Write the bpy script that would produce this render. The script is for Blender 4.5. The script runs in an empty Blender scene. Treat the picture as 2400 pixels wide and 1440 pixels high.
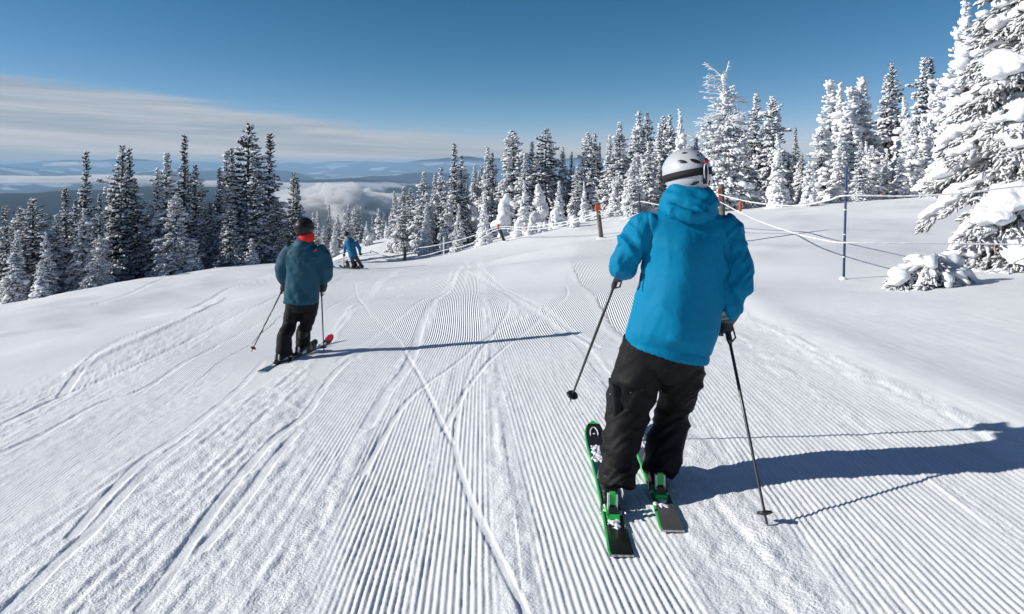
import bpy, math, random
import numpy as np
from mathutils import Vector, Matrix

# ------------------------------------------------------------------ camera, sky, sun, exposure
SC = bpy.context.scene
COL = SC.collection
R = math.radians
cam_d = bpy.data.cameras.new('camera')
cam_d.sensor_width = 36.0
cam_d.lens = 24.0
cam_d.shift_y = -335.0 / 2400.0          # level camera with a drop front: verticals stay vertical
cam_d.clip_start = 0.05
cam_d.clip_end = 150000.0
cam = bpy.data.objects.new('camera', cam_d)
COL.objects.link(cam)
cam.location = (0, 0, 0)
cam.rotation_euler = (math.pi / 2, 0, 0)
SC.camera = cam

SUN_EL, SUN_SHADOW_AZ = 23.0, 2.0         # shadows run to the right, a touch away from the camera
world = bpy.data.worlds.new('World')
SC.world = world
world.use_nodes = True
wn = world.node_tree
WL = wn.links.new
def W(t, **k):
    n = wn.nodes.new(t)
    for a, b in k.items():
        setattr(n, a, b)
    return n
sky = W('ShaderNodeTexSky', sky_type='NISHITA', sun_disc=False)
sky.sun_elevation = R(SUN_EL)
sky.sun_rotation = R(-(90 + SUN_SHADOW_AZ))
sky.altitude = 3200.0
sky.air_density = 0.7
sky.dust_density = 0.2
sky.ozone_density = 4.0
bg = wn.nodes['Background']
bg.inputs['Strength'].default_value = 0.1
def wmath(op, a, b=None, c=None, clamp=False):
    n = W('ShaderNodeMath', operation=op)
    n.use_clamp = clamp
    for i, v in enumerate((a, b, c)):
        if v is None:
            continue
        if isinstance(v, (int, float)):
            n.inputs[i].default_value = v
        else:
            WL(v, n.inputs[i])
    return n.outputs[0]
tc = W('ShaderNodeTexCoord')
sep = W('ShaderNodeSeparateXYZ')
WL(tc.outputs['Generated'], sep.inputs[0])
az = wmath('ARCTAN2', sep.outputs['X'], sep.outputs['Y'])
el = sep.outputs['Z']
cmb = W('ShaderNodeCombineXYZ')
WL(wmath('MULTIPLY', az, 2.2), cmb.inputs[0])
WL(wmath('MULTIPLY', el, 26.0), cmb.inputs[1])
n1 = W('ShaderNodeTexNoise')
n1.inputs['Scale'].default_value = 1.6
n1.inputs['Detail'].default_value = 7.0
n1.inputs['Roughness'].default_value = 0.58
n1.inputs['Distortion'].default_value = 0.5
WL(cmb.outputs[0], n1.inputs['Vector'])
cmb2 = W('ShaderNodeCombineXYZ')
WL(wmath('MULTIPLY', az, 1.3), cmb2.inputs[0])
WL(wmath('MULTIPLY_ADD', az, 1.2, wmath('MULTIPLY', el, 36.0)), cmb2.inputs[1])
n2 = W('ShaderNodeTexNoise')
n2.inputs['Scale'].default_value = 1.5
n2.inputs['Detail'].default_value = 9.0
n2.inputs['Roughness'].default_value = 0.62
n2.inputs['Distortion'].default_value = 0.6
WL(cmb2.outputs[0], n2.inputs['Vector'])
# a stratus deck that is tallest to the left and thins out to the right
top = wmath('MINIMUM', wmath('MAXIMUM', wmath('MULTIPLY_ADD', az, -0.118, 0.036), 0.0), 0.13)
edge = wmath('ADD', wmath('SUBTRACT', top, el), wmath('MULTIPLY', wmath('SUBTRACT', n1.outputs['Fac'], 0.5), 0.045))
mask = W('ShaderNodeMapRange', interpolation_type='SMOOTHSTEP')
mask.inputs['From Min'].default_value = -0.002
mask.inputs['From Max'].default_value = 0.020
mask.inputs['To Max'].default_value = 0.86
WL(edge, mask.inputs['Value'])
streak = W('ShaderNodeMapRange', interpolation_type='SMOOTHSTEP')
streak.inputs['From Min'].default_value = 0.35
streak.inputs['From Max'].default_value = 0.68
WL(n2.outputs['Fac'], streak.inputs['Value'])
ccol = W('ShaderNodeMix', data_type='RGBA')
ccol.inputs['A'].default_value = (3.2, 3.7, 4.3, 1)
ccol.inputs['B'].default_value = (5.2, 5.35, 5.65, 1)
WL(streak.outputs[0], ccol.inputs['Factor'])
ssep = W('ShaderNodeSeparateColor')          # the camera's colour response, the same for the whole sky
WL(sky.outputs[0], ssep.inputs[0])
grade = W('ShaderNodeCombineColor')
WL(wmath('MINIMUM', wmath('MAXIMUM', wmath('MULTIPLY', wmath('POWER', ssep.outputs[0], 1.8), 0.66), 0.34), 6.0), grade.inputs[0])
WL(wmath('MINIMUM', wmath('MULTIPLY', wmath('POWER', ssep.outputs[1], 1.12), 0.93), 7.0), grade.inputs[1])
WL(wmath('MINIMUM', wmath('MULTIPLY', wmath('POWER', ssep.outputs[2], 1.04), 0.86), 8.0), grade.inputs[2])
smix = W('ShaderNodeMix', data_type='RGBA')
veil = W('ShaderNodeMapRange', interpolation_type='SMOOTHSTEP')      # thin bright air low over the horizon
veil.inputs['From Min'].default_value = 0.065
veil.inputs['From Max'].default_value = -0.01
veil.inputs['To Max'].default_value = 0.55
WL(el, veil.inputs['Value'])
WL(wmath('MAXIMUM', mask.outputs[0], veil.outputs[0]), smix.inputs['Factor'])
WL(grade.outputs[0], smix.inputs['A'])
WL(ccol.outputs['Result'], smix.inputs['B'])
WL(smix.outputs['Result'], bg.inputs['Color'])

sun_d = bpy.data.lights.new('sun', 'SUN')
sun_d.energy = 4.9
sun_d.angle = R(0.55)
sun_d.color = (1.0, 0.965, 0.91)
sun = bpy.data.objects.new('sun', sun_d)
COL.objects.link(sun)
LDIR = Vector((math.cos(R(SUN_EL)) * math.cos(R(SUN_SHADOW_AZ)),
               math.cos(R(SUN_EL)) * math.sin(R(SUN_SHADOW_AZ)), -math.sin(R(SUN_EL))))
sun.rotation_euler = LDIR.to_track_quat('-Z', 'Y').to_euler()
sun.location = (-30, 0, 30)

SC.view_settings.view_transform = 'Standard'
SC.view_settings.look = 'None'
SC.view_settings.gamma = 1.0
SC.view_settings.exposure = 0.10
SC.view_settings.use_curve_mapping = False
SC.render.engine = 'CYCLES'
cy = SC.cycles
cy.use_denoising = True
cy.max_bounces = 6
cy.diffuse_bounces = 3
cy.glossy_bounces = 2
cy.transmission_bounces = 2
cy.volume_bounces = 3
cy.transparent_max_bounces = 6
cy.caustics_reflective = False
cy.caustics_refractive = False
cy.sample_clamp_indirect = 4.0

# ------------------------------------------------------------------ small helpers
F = 1600.0
HY = 385.0
def pw(px, py, D):
    """photo pixel at depth D -> world point"""
    return np.array([(px - 1200.0) / F * D, D, -(py - HY) / F * D])

def _h(ix, iy, iz, seed):
    n = (ix * 374761393 + iy * 668265263 + iz * 2147483647 + seed * 974634777) & 0xFFFFFFFF
    n = ((n ^ (n >> 13)) * 1274126177) & 0xFFFFFFFF
    n = ((n ^ (n >> 16)) * 2246822519) & 0xFFFFFFFF
    return ((n ^ (n >> 15)) & 0xFFFFFF) / float(0xFFFFFF)

def vn2(x, y, seed=0):
    x = np.asarray(x, float); y = np.asarray(y, float)
    xi = np.floor(x).astype(np.int64); yi = np.floor(y).astype(np.int64)
    fx = x - xi; fy = y - yi
    fx = fx * fx * (3 - 2 * fx); fy = fy * fy * (3 - 2 * fy)
    a = _h(xi, yi, 0, seed); b = _h(xi + 1, yi, 0, seed)
    c = _h(xi, yi + 1, 0, seed); d = _h(xi + 1, yi + 1, 0, seed)
    return (a + (b - a) * fx) * (1 - fy) + (c + (d - c) * fx) * fy - 0.5

def vn3(p, seed=0):
    p = np.asarray(p, float)
    i = np.floor(p).astype(np.int64); f = p - i
    f = f * f * (3 - 2 * f)
    r = 0
    for dx in (0, 1):
        for dy in (0, 1):
            for dz in (0, 1):
                w = ((f[:, 0] if dx else 1 - f[:, 0]) * (f[:, 1] if dy else 1 - f[:, 1]) * (f[:, 2] if dz else 1 - f[:, 2]))
                r = r + w * _h(i[:, 0] + dx, i[:, 1] + dy, i[:, 2] + dz, seed)
    return r - 0.5

def fbm2(x, y, o=4, seed=0, gain=0.5):
    r = 0; a = 1.0; s = 1.0
    for k in range(o):
        r = r + a * vn2(x * s + 17.3 * k, y * s - 9.1 * k, seed + k)
        a *= gain; s *= 2.03
    return r

def fbm3(p, o=3, seed=0, gain=0.5):
    r = 0; a = 1.0; s = 1.0
    for k in range(o):
        r = r + a * vn3(p * s + 13.7 * k, seed + k)
        a *= gain; s *= 2.03
    return r

def sst(a, b, x):
    t = np.clip((x - a) / (b - a), 0, 1)
    return t * t * (3 - 2 * t)

def mesh_np(name, V, Fa, smooth=True):
    """V (n,3); Fa list of lists or an (m,k) array"""
    V = np.asarray(V, np.float32)
    me = bpy.data.meshes.new(name)
    if isinstance(Fa, np.ndarray):
        k = Fa.shape[1]; m = len(Fa)
        me.vertices.add(len(V)); me.vertices.foreach_set('co', V.ravel())
        me.loops.add(m * k); me.loops.foreach_set('vertex_index', Fa.astype(np.int32).ravel())
        me.polygons.add(m)
        me.polygons.foreach_set('loop_start', np.arange(0, m * k, k, dtype=np.int32))
        me.polygons.foreach_set('loop_total', np.full(m, k, np.int32))
        me.update(calc_edges=True)
    else:
        me.from_pydata([tuple(map(float, v)) for v in V], [], [tuple(f) for f in Fa])
        me.update()
    me.polygons.foreach_set('use_smooth', np.full(len(me.polygons), smooth))
    return me

def mk(name, me, mat=None, parent=None, loc=None):
    o = bpy.data.objects.new(name, me)
    COL.objects.link(o)
    if mat is not None and me is not None:
        if len(me.materials) == 0:
            me.materials.append(mat)
    if loc is not None:
        o.location = loc
    if parent is not None:
        o.parent = parent
    return o

def tag(o, label, cat=None, group=None, kind=None):
    o['label'] = label
    if cat: o['category'] = cat
    if group: o['group'] = group
    if kind: o['kind'] = kind
    return o

class MB:
    """collects closed pieces of one part"""
    def __init__(s): s.v = []; s.f = []; s.n = 0
    def add(s, V, Fs):
        V = np.asarray(V, float)
        s.v.append(V); s.f += [tuple(int(i) + s.n for i in f) for f in Fs]; s.n += len(V)
        return s
    def V(s): return np.vstack(s.v)
    def tube(s, pts, rad, n=12, ref=(0, 1, 0), cap=True, sq=1.0):
        """loft along pts; rad = list of r or (ra, rb): ra along ref x tangent, rb along ref"""
        pts = np.asarray(pts, float); m = len(pts)
        tang = np.gradient(pts, axis=0)
        tang /= np.linalg.norm(tang, axis=1)[:, None] + 1e-12
        V = []; ref = np.asarray(ref, float)
        for i in range(m):
            t = tang[i]
            a = np.cross(ref, t)
            if np.linalg.norm(a) < 1e-4: a = np.cross((1, 0, 0.01), t)
            a /= np.linalg.norm(a); b = np.cross(t, a)
            r = rad[i] if hasattr(rad, '__len__') else rad
            ra, rb = r if hasattr(r, '__len__') else (r, r)
            th = np.arange(n) / n * 2 * math.pi
            c, sn = np.cos(th), np.sin(th)
            if sq != 1.0:
                c = np.sign(c) * np.abs(c) ** sq; sn = np.sign(sn) * np.abs(sn) ** sq
            V.append(pts[i] + ra * c[:, None] * a + rb * sn[:, None] * b)
        V = np.vstack(V); Fs = []
        for i in range(m - 1):
            for j in range(n):
                k = (j + 1) % n
                Fs.append((i * n + j, i * n + k, (i + 1) * n + k, (i + 1) * n + j))
        if cap:
            Fs.append(tuple(range(n - 1, -1, -1))); Fs.append(tuple((m - 1) * n + j for j in range(n)))
        return s.add(V, Fs)
    def box(s, c, d, rot=None, taper=1.0):
        c = np.asarray(c, float); d = np.asarray(d, float) / 2
        V = np.array([[x, y, z] for z in (-1, 1) for y in (-1, 1) for x in (-1, 1)], float)
        V[4:, :2] *= taper
        V = V * d
        if rot is not None: V = V @ np.asarray(rot, float).T
        return s.add(V + c, [(0, 2, 3, 1), (4, 5, 7, 6), (0, 1, 5, 4), (2, 6, 7, 3), (0, 4, 6, 2), (1, 3, 7, 5)])
    def ell(s, c, r, nu=16, nv=10, rot=None):
        V = [(0, 0, 1)]
        for i in range(1, nv):
            a = math.pi * i / nv
            for j in range(nu):
                b = 2 * math.pi * j / nu
                V.append((math.sin(a) * math.cos(b), math.sin(a) * math.sin(b), math.cos(a)))
        V.append((0, 0, -1)); V = np.array(V) * np.asarray(r, float)
        if rot is not None: V = V @ np.asarray(rot, float).T
        Fs = []
        for j in range(nu): Fs.append((0, 1 + j, 1 + (j + 1) % nu))
        for i in range(nv - 2):
            for j in range(nu):
                k = (j + 1) % nu; p = 1 + i * nu
                Fs.append((p + j, p + nu + j, p + nu + k, p + k))
        L = len(V) - 1; p = 1 + (nv - 2) * nu
        for j in range(nu): Fs.append((L, p + (j + 1) % nu, p + j))
        return s.add(V + np.asarray(c, float), Fs)
    def build(s, name, mat, parent=None, origin=(0, 0, 0), smooth=True):
        return mk(name, mesh_np(name, s.V() - np.asarray(origin, float), s.f, smooth), mat, parent)

def remesh(mb, voxel, smooth_it=4, sm=0.5):
    """union of closed overlapping pieces -> vertices, triangle/quad list"""
    me = mesh_np('tmp', mb.V(), mb.f)
    o = bpy.data.objects.new('tmp', me); COL.objects.link(o)
    m = o.modifiers.new('r', 'REMESH'); m.mode = 'VOXEL'; m.voxel_size = voxel
    if smooth_it:
        s = o.modifiers.new('s', 'SMOOTH'); s.iterations = smooth_it; s.factor = sm
    dg = bpy.context.evaluated_depsgraph_get()
    ev = o.evaluated_get(dg).to_mesh()
    V = np.empty(len(ev.vertices) * 3, np.float32); ev.vertices.foreach_get('co', V); V = V.reshape(-1, 3).astype(float)
    N = np.empty(len(ev.vertices) * 3, np.float32); ev.vertices.foreach_get('normal', N); N = N.reshape(-1, 3).astype(float)
    Q = np.empty(len(ev.loops), np.int32); ev.loops.foreach_get('vertex_index', Q)
    Q = Q.reshape(-1, 4)
    o.evaluated_get(dg).to_mesh_clear()
    bpy.data.objects.remove(o); bpy.data.meshes.remove(me)
    return V, N, Q

# ------------------------------------------------------------------ materials
MATS = {}
def mat(name, col, rough=0.6, spec=0.4, metal=0.0, sheen=0.0, coat=0.0, bump=None, vary=None):
    """bump = (scale, strength, distance), vary = (scale, amount)"""
    if name in MATS: return MATS[name]
    m = bpy.data.materials.new(name); m.use_nodes = True
    nt = m.node_tree; p = nt.nodes['Principled BSDF']
    p.inputs['Base Color'].default_value = (*col, 1)
    p.inputs['Roughness'].default_value = rough
    p.inputs['Specular IOR Level'].default_value = spec
    p.inputs['Metallic'].default_value = metal
    p.inputs['Sheen Weight'].default_value = sheen
    p.inputs['Coat Weight'].default_value = coat
    t = nt.nodes.new('ShaderNodeTexCoord')
    if bump:
        n = nt.nodes.new('ShaderNodeTexNoise'); n.inputs['Scale'].default_value = bump[0]; n.inputs['Detail'].default_value = 4
        nt.links.new(t.outputs['Object'], n.inputs['Vector'])
        b = nt.nodes.new('ShaderNodeBump'); b.inputs['Strength'].default_value = bump[1]; b.inputs['Distance'].default_value = bump[2]
        nt.links.new(n.outputs['Fac'], b.inputs['Height']); nt.links.new(b.outputs[0], p.inputs['Normal'])
    if vary:
        n = nt.nodes.new('ShaderNodeTexNoise'); n.inputs['Scale'].default_value = vary[0]; n.inputs['Detail'].default_value = 5
        nt.links.new(t.outputs['Object'], n.inputs['Vector'])
        mr = nt.nodes.new('ShaderNodeMapRange'); mr.inputs['From Min'].default_value = 0.3; mr.inputs['From Max'].default_value = 0.7
        mr.inputs['To Min'].default_value = 1 - vary[1]; mr.inputs['To Max'].default_value = 1 + vary[1]
        nt.links.new(n.outputs['Fac'], mr.inputs['Value'])
        h = nt.nodes.new('ShaderNodeHueSaturation'); h.inputs['Color'].default_value = (*col, 1)
        nt.links.new(mr.outputs[0], h.inputs['Value']); nt.links.new(h.outputs[0], p.inputs['Base Color'])
    MATS[name] = m
    return m

SNOW_COL = (0.845, 0.86, 0.872)
snow_soft = mat('snow_soft', SNOW_COL, 0.7, 0.2, bump=(9.0, 0.25, 0.03), vary=(2.0, 0.03))

# ------------------------------------------------------------------ the ground: one snow sheet
def zbase(X, Y):
    return -(1.66 + 0.061 * Y - 0.1 * X)
CTRL = []
def cpx(px, py, D):
    p = pw(px, py, D); CTRL.append((p[0], p[1], p[2] - zbase(p[0], p[1])))
for yy in (-25, -8, 0, 3, 6, 9, 13):
    for xx in (-9, -3, 0, 3, 6):
        if abs(xx) < yy * 0.9 + 5 or yy <= 3:
            CTRL.append((xx, yy, 0.0))
for a in ((835, 631, 32), (700, 640, 26), (650, 626, 30), (300, 663, 37), (0, 722, 30), (560, 628, 42), (130, 700, 36), (-300, 790, 30),
          (949, 612, 45), (1040, 601, 42), (1188, 566, 38), (1100, 585, 39), (1412, 560, 27), (1300, 585, 22), (1250, 500, 60), (1120, 545, 58),
          (1320, 520, 44), (1500, 520, 34), (1500, 500, 46), (1700, 490, 36), (2000, 472, 40), (1850, 480, 38), (2240, 455, 25), (2150, 465, 30),
          (1975, 660, 11), (2400, 575, 14), (2300, 520, 18), (791, 588, 64), (860, 578, 66), (900, 570, 75), (1150, 620, 24), (1000, 625, 27), (2900, 640, 10)):
    cpx(*a)
for (x, y, z) in ((-45, 60, -22), (-25, 62, -16), (-20, 85, -20), (-60, 30, -19), (-70, 110, -45), (-20, 130, -36), (5, 90, -7.0), (25, 70, -4.2),
                  (60, 60, -2.0), (50, 110, -8.0), (20, 130, -11.0), (70, 10, 3.0), (60, -25, 4.0), (-60, -25, -7.0), (-70, 0, -9.0), (40, 45, -1.6)):
    CTRL.append((x, y, z - zbase(x, y)))
CT = np.array(CTRL)
_S = 30.0
def _phi(d2):
    return 0.5 * d2 * np.log(d2 + 1e-9)
def _tps_fit():
    n = len(CT); P = CT[:, :2] / _S
    d2 = ((P[:, None] - P[None]) ** 2).sum(2)
    K = _phi(d2) + 2e-3 * np.eye(n)
    A = np.zeros((n + 3, n + 3)); A[:n, :n] = K
    Q = np.c_[np.ones(n), P]; A[:n, n:] = Q; A[n:, :n] = Q.T
    return np.linalg.solve(A, np.r_[CT[:, 2], 0, 0, 0])
TPS = _tps_fit()
def ground(X, Y):
    X = np.asarray(X, float); Y = np.asarray(Y, float); sh = X.shape
    x = X.ravel() / _S; y = Y.ravel() / _S
    r = TPS[-3] + TPS[-2] * x + TPS[-1] * y
    for i in range(len(CT)):
        r = r + TPS[i] * _phi((x - CT[i, 0] / _S) ** 2 + (y - CT[i, 1] / _S) ** 2)
    r = r.reshape(sh) + zbase(X, Y)
    # rollers across the run and soft drift shapes off it
    roll = sst(6.5, 10, Y) * (1 - sst(20, 30, Y)) * (1 - sst(3, 6, np.abs(X + 0.5)))
    r = r + roll * (0.07 * np.sin(Y * 1.15 + 0.5 * X + 0.6) + 0.10 * vn2(X * 0.33, Y * 0.42, 5))
    off = sst(3.0, 5.5, X) + sst(5.5, 9, -X)
    r = r + off * (0.22 * fbm2(X * 0.22, Y * 0.22, 3, 11) + 0.04 * fbm2(X * 0.9, Y * 0.9, 2, 12)) * (1 - 0.6 * sst(15, 8, Y))
    # the lip of the ploughed bank right of the run
    r = r + 0.035 * np.exp(-((X - edge_r(Y) - 0.3) / 0.35) ** 2) * sst(16, 9, Y) * sst(-5, 1, Y)
    return r
def edge_r(Y):
    return 2.72 + 0.03 * Y + 0.25 * vn2(Y * 0.5, 0 * Y + 3.3, 21)
def edge_l(Y):
    return -5.3 - 0.11 * Y + 0.5 * vn2(Y * 0.35, 0 * Y + 7.7, 22)
def gz(x, y):
    return float(ground(np.array([x]), np.array([y]))[0])
_DD = np.concatenate([np.linspace(1.2, 12, 400), np.linspace(12.05, 100, 900)])
def gpx(px, py):
    """ground point seen at a photo pixel"""
    w = (px - 1200.0) / F; v = (py - HY) / F
    d = -v * _DD - ground(w * _DD, _DD)
    k = np.argmax(d < 0)
    if d[k] >= 0: k = len(_DD) - 1
    D = _DD[k]
    if k > 0:
        t = d[k - 1] / (d[k - 1] - d[k] + 1e-12); D = _DD[k - 1] + t * (_DD[k] - _DD[k - 1])
    return np.array([w * D, D])

def catmull(P, n=8):
    P = np.asarray(P, float); out = []
    for i in range(len(P) - 1):
        p0 = P[max(i - 1, 0)]; p1 = P[i]; p2 = P[i + 1]; p3 = P[min(i + 2, len(P) - 1)]
        for k in range(n):
            t = k / n
            out.append(0.5 * ((2 * p1) + (p2 - p0) * t + (2 * p0 - 5 * p1 + 4 * p2 - p3) * t * t + (3 * p1 - p0 - 3 * p2 + p3) * t ** 3))
    out.append(P[-1])
    return np.array(out)

# ski tracks: (photo trace turned into ground points, half width, depth, roughness)
TR = [
    ([(833, 663), (837, 693), (860, 727), (900, 767), (933, 800), (957, 837), (990, 893), (1037, 997), (1060, 1040)], .020, .014, .2),
    ([(1193, 707), (1190, 733), (1160, 780), (1110, 850), (1087, 920), (1068, 1000), (1070, 1070), (1093, 1147), (1120, 1213), (1167, 1310), (1240, 1460)], .021, .013, .4),
    ([(1280, 720), (1213, 750), (1147, 790), (1083, 840), (1000, 900), (947, 950), (897, 1027), (850, 1110)], .028, .016, .2),
    ([(1327, 670), (1330, 690), (1313, 710), (1267, 747), (1220, 787), (1177, 820), (1140, 853), (1090, 920), (1040, 1010)], .026, .014, .2),
    ([(1080, 627), (1063, 657), (1010, 713), (983, 773), (960, 847), (913, 913), (860, 1000)], .06, .014, .5),
    ([(1067, 647), (967, 720), (900, 773), (840, 813), (790, 850)], .035, .013, .3),
    ([(1090, 637), (1160, 673), (1220, 710), (1283, 750), (1350, 800), (1400, 860), (1450, 930)], .06, .015, .5),
    ([(1093, 613), (1100, 630), (1167, 667), (1233, 703), (1310, 748), (1400, 815)], .035, .014, .3),
    ([(767, 727), (833, 687), (933, 673), (1010, 650)], .04, .014, .3),
    ([(780, 750), (850, 715), (940, 690)], .05, .014, .4),
    ([(0, 998), (144, 931), (288, 870), (462, 787), (617, 710), (690, 675)], .045, .022, .7),
    ([(0, 1067), (103, 1019), (236, 947), (360, 900), (514, 808), (653, 736)], .045, .022, .7),
    ([(170, 1260), (236, 1183), (288, 1127), (349, 1070), (427, 1019), (504, 957), (565, 906), (617, 849)], .04, .012, .3),
    ([(20, 1440), (139, 1317), (216, 1245), (288, 1163), (360, 1090), (447, 1024)], .045, .014, .6),
    ([(334, 1430), (390, 1358), (473, 1234), (555, 1127), (642, 1029), (719, 967), (791, 870), (894, 803)], .04, .014, .6),
    ([(170, 875), (247, 828), (360, 777), (462, 731), (520, 700)], .10, -.05, 1.0),
    ([(222, 714), (317, 682), (443, 644), (538, 630)], .12, .035, .5),
    ([(443, 723), (538, 676), (649, 650)], .10, .035, .5),
    ([(144, 931), (205, 850), (267, 803), (400, 755), (520, 715)], .06, .02, .6),
    ([(700, 1010), (640, 1080), (560, 1190), (470, 1290)], .04, .014, .6),
]
PITCH = 0.0318
def relief(X, Y, want_attr=False):
    """fine relief of the run: corduroy lanes, rough bands, ski tracks"""
    n1 = vn2(X * 2.1, Y * 0.6, 31); nb = fbm2(X * 1.1, Y * 0.35, 3, 33)
    # lanes left by the groomer: each keeps its own heading
    uL = X + 0.20 * Y + 0.05 * np.sin(Y * 0.5)
    uC = X + 0.045 * Y + 0.06 * np.sin(Y * 0.45 + 1.0) * sst(6, 10, Y)
    uR = X + 0.085 * Y + 0.05 * np.sin(Y * 0.4) * sst(6, 10, Y)
    uE = X - 0.085 * Y + 0.0012 * Y * Y
    bLC = -2.55 - 0.14 * Y + 0.12 * nb
    bCR = 0.20 - 0.055 * Y + 0.05 * nb
    bRE = 1.22 + 0.012 * Y + 0.05 * nb
    u = np.where(X < bLC, uL, np.where(X < bCR, uC, np.where(X < bRE, uR, uE)))
    groom = sst(0, 0.5, X - edge_l(Y) - 1.0 - 0.6 * n1) * sst(0.0, 0.12, edge_r(Y) - 0.12 - X)
    near = sst(9, 4.5, Y)
    rough = np.zeros_like(X)
    rough += np.exp(-((X - bCR + 0.02) / 0.13) ** 2) * 0.9
    rough += np.exp(-((X - bRE + 0.28) / (0.26)) ** 2) * 1.0 * sst(6.5, 3.2, Y)
    rough += np.exp(-((X - bRE + 0.08) / (0.10)) ** 2) * 0.7
    # the skied-off patch left of the middle
    wl = 0.95 * sst(8.5, 3.0, Y) + 0.12
    rough += np.exp(-(((X - (-1.98 - 0.10 * (Y - 3))) / wl) ** 2) ** 2) * 1.15
    rough += np.exp(-((X + 0.98 + 0.03 * Y - 0.04 * nb) / 0.085) ** 2) * 0.9
    rough += np.exp(-((X + 0.30 + 0.05 * Y - 0.03 * nb) / 0.05) ** 2) * 0.5
    rough += np.exp(-((X - edge_l(Y) - 0.9) / 0.8) ** 2) * 1.3
    rough += np.exp(-((X - edge_r(Y) + 0.04) / 0.12) ** 2) * 1.0
    rough += np.exp(-((X - 2.05 - 0.05 * Y) / 0.07) ** 2) * 0.45
    rough += 0.35 * sst(0.12, 0.45, nb) + 0.25 * sst(-0.1, 0.5, n1)
    rough = np.clip(rough, 0, 1.3)
    # patches still standing inside the skied-off area
    groom = groom * (1 - 0.93 * sst(0.25, 0.85, rough))
    # the ungroomed tongue in the middle distance
    tx = 0.15 + 0.05 * (Y - 10)
    tongue = np.exp(-(((X - tx) / (0.35 + 0.10 * np.maximum(Y - 9, 0))) ** 2)) * sst(9.0, 12, Y) * sst(30, 20, Y)
    groom = groom * (1 - sst(0.3, 0.7, tongue)) * (1 - sst(26, 34, Y))
    trk = np.zeros_like(X); dz = np.zeros_like(X); lump = np.zeros_like(X)
    for P, hw, dep, rg in TRK:
        m = (X > P[:, 0].min() - 0.6) & (X < P[:, 0].max() + 0.6) & (Y > P[:, 1].min() - 0.6) & (Y < P[:, 1].max() + 0.6)
        idx = np.nonzero(m)
        if len(idx[0]) == 0: continue
        x = X[idx]; y = Y[idx]
        best = np.full(x.shape, 9.0); side = np.zeros(x.shape)
        for i in range(len(P) - 1):
            a = P[i]; b = P[i + 1]; d = b - a; L2 = (d * d).sum() + 1e-9
            t = np.clip(((x - a[0]) * d[0] + (y - a[1]) * d[1]) / L2, 0, 1)
            ex = x - a[0] - t * d[0]; ey = y - a[1] - t * d[1]
            dd = np.hypot(ex, ey); s = np.sign(d[0] * ey - d[1] * ex)
            up = dd < best
            best = np.where(up, dd, best); side = np.where(up, s, side)
        wob = 1 + 0.25 * vn2(x * 6, y * 6, 41)
        k = 1 - sst(hw * 0.65 * wob, hw * 1.15 * wob, best)
        berm = np.exp(-((best - hw * 1.35) / (hw * 0.35)) ** 2) * np.where(side > 0, 1.0, 0.35)
        trk[idx] = np.maximum(trk[idx], k)
        dep = dep * 0.38
        dz[idx] += -dep * k + abs(dep) * 0.4 * berm * (0.6 + rg * vn2(x * 14, y * 14, 42))
        lump[idx] = np.maximum(lump[idx], rg * np.exp(-(best / (hw * 2.6)) ** 2))
    groom = groom * (1 - trk)
    # lateral waver and varying depth of the ridges
    wav = 0.10 * vn2(X * 1.5, Y * 3.5, 51) + 0.05 * vn2(X * 9, Y * 11, 52)
    ph = u / PITCH + wav
    prof = (0.5 + 0.5 * np.cos(2 * math.pi * ph)) ** np.where(X < bRE, 0.75, 0.45)
    amp = np.where(X < bRE, 0.0074, 0.0090) * (0.85 + 0.5 * vn2(X * 1.7, Y * 1.1, 53) + 0.35 * vn2(X / PITCH * 0.9, Y * 1.6, 54))
    geo_fade = 1 - sst(6.8, 10.5, Y)
    z = (groom * prof + 0.62 * (1 - groom)) * amp * geo_fade + dz
    rr = np.clip(rough * (1 - 0.8 * trk), 0, 1.3) * sst(18, 10, Y) + 0.10 * sst(12, 6, Y)
    inrun = sst(-0.6, 0.2, X - edge_l(Y)) * sst(-0.25, 0.0, edge_r(Y) - X)
    rr = np.maximum(rr * inrun, lump * sst(40, 15, Y))
    clod = vn2(X * 9, Y * 6.5, 61) + 0.75 * vn2(X * 21, Y * 16, 62) + 0.30 * vn2(X * 52, Y * 42, 63)
    z += (rr * 0.0088 + 0.0022 * groom * geo_fade) * clod
    z += rr * 0.008 * vn2(u * 22, Y * 1.2, 64)                    # streaks along the fall line
    z += inrun * 0.02 * fbm2(X * 0.9, Y * 0.5, 2, 65)
    z += (1 - inrun) * sst(20, 6, Y) * (0.006 * fbm2(X * 3.0, Y * 3.0, 3, 66) + 0.004 * vn2(X * 1.2 + 3 * vn2(X * .5, Y * .5, 67), Y * 5.0, 68))
    if want_attr:
        return z, ph, groom * (1 - geo_fade) * (1 - sst(24, 33, Y)), rr
    return z
TRK = []
for pts, hw, dep, rg in TR:
    P = np.array([gpx(a, b) for a, b in pts])
    TRK.append((catmull(P, 5), hw, dep, rg))
def gzr(x, y):
    return gz(x, y) + float(relief(np.array([x]), np.array([y]))[0])

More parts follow.
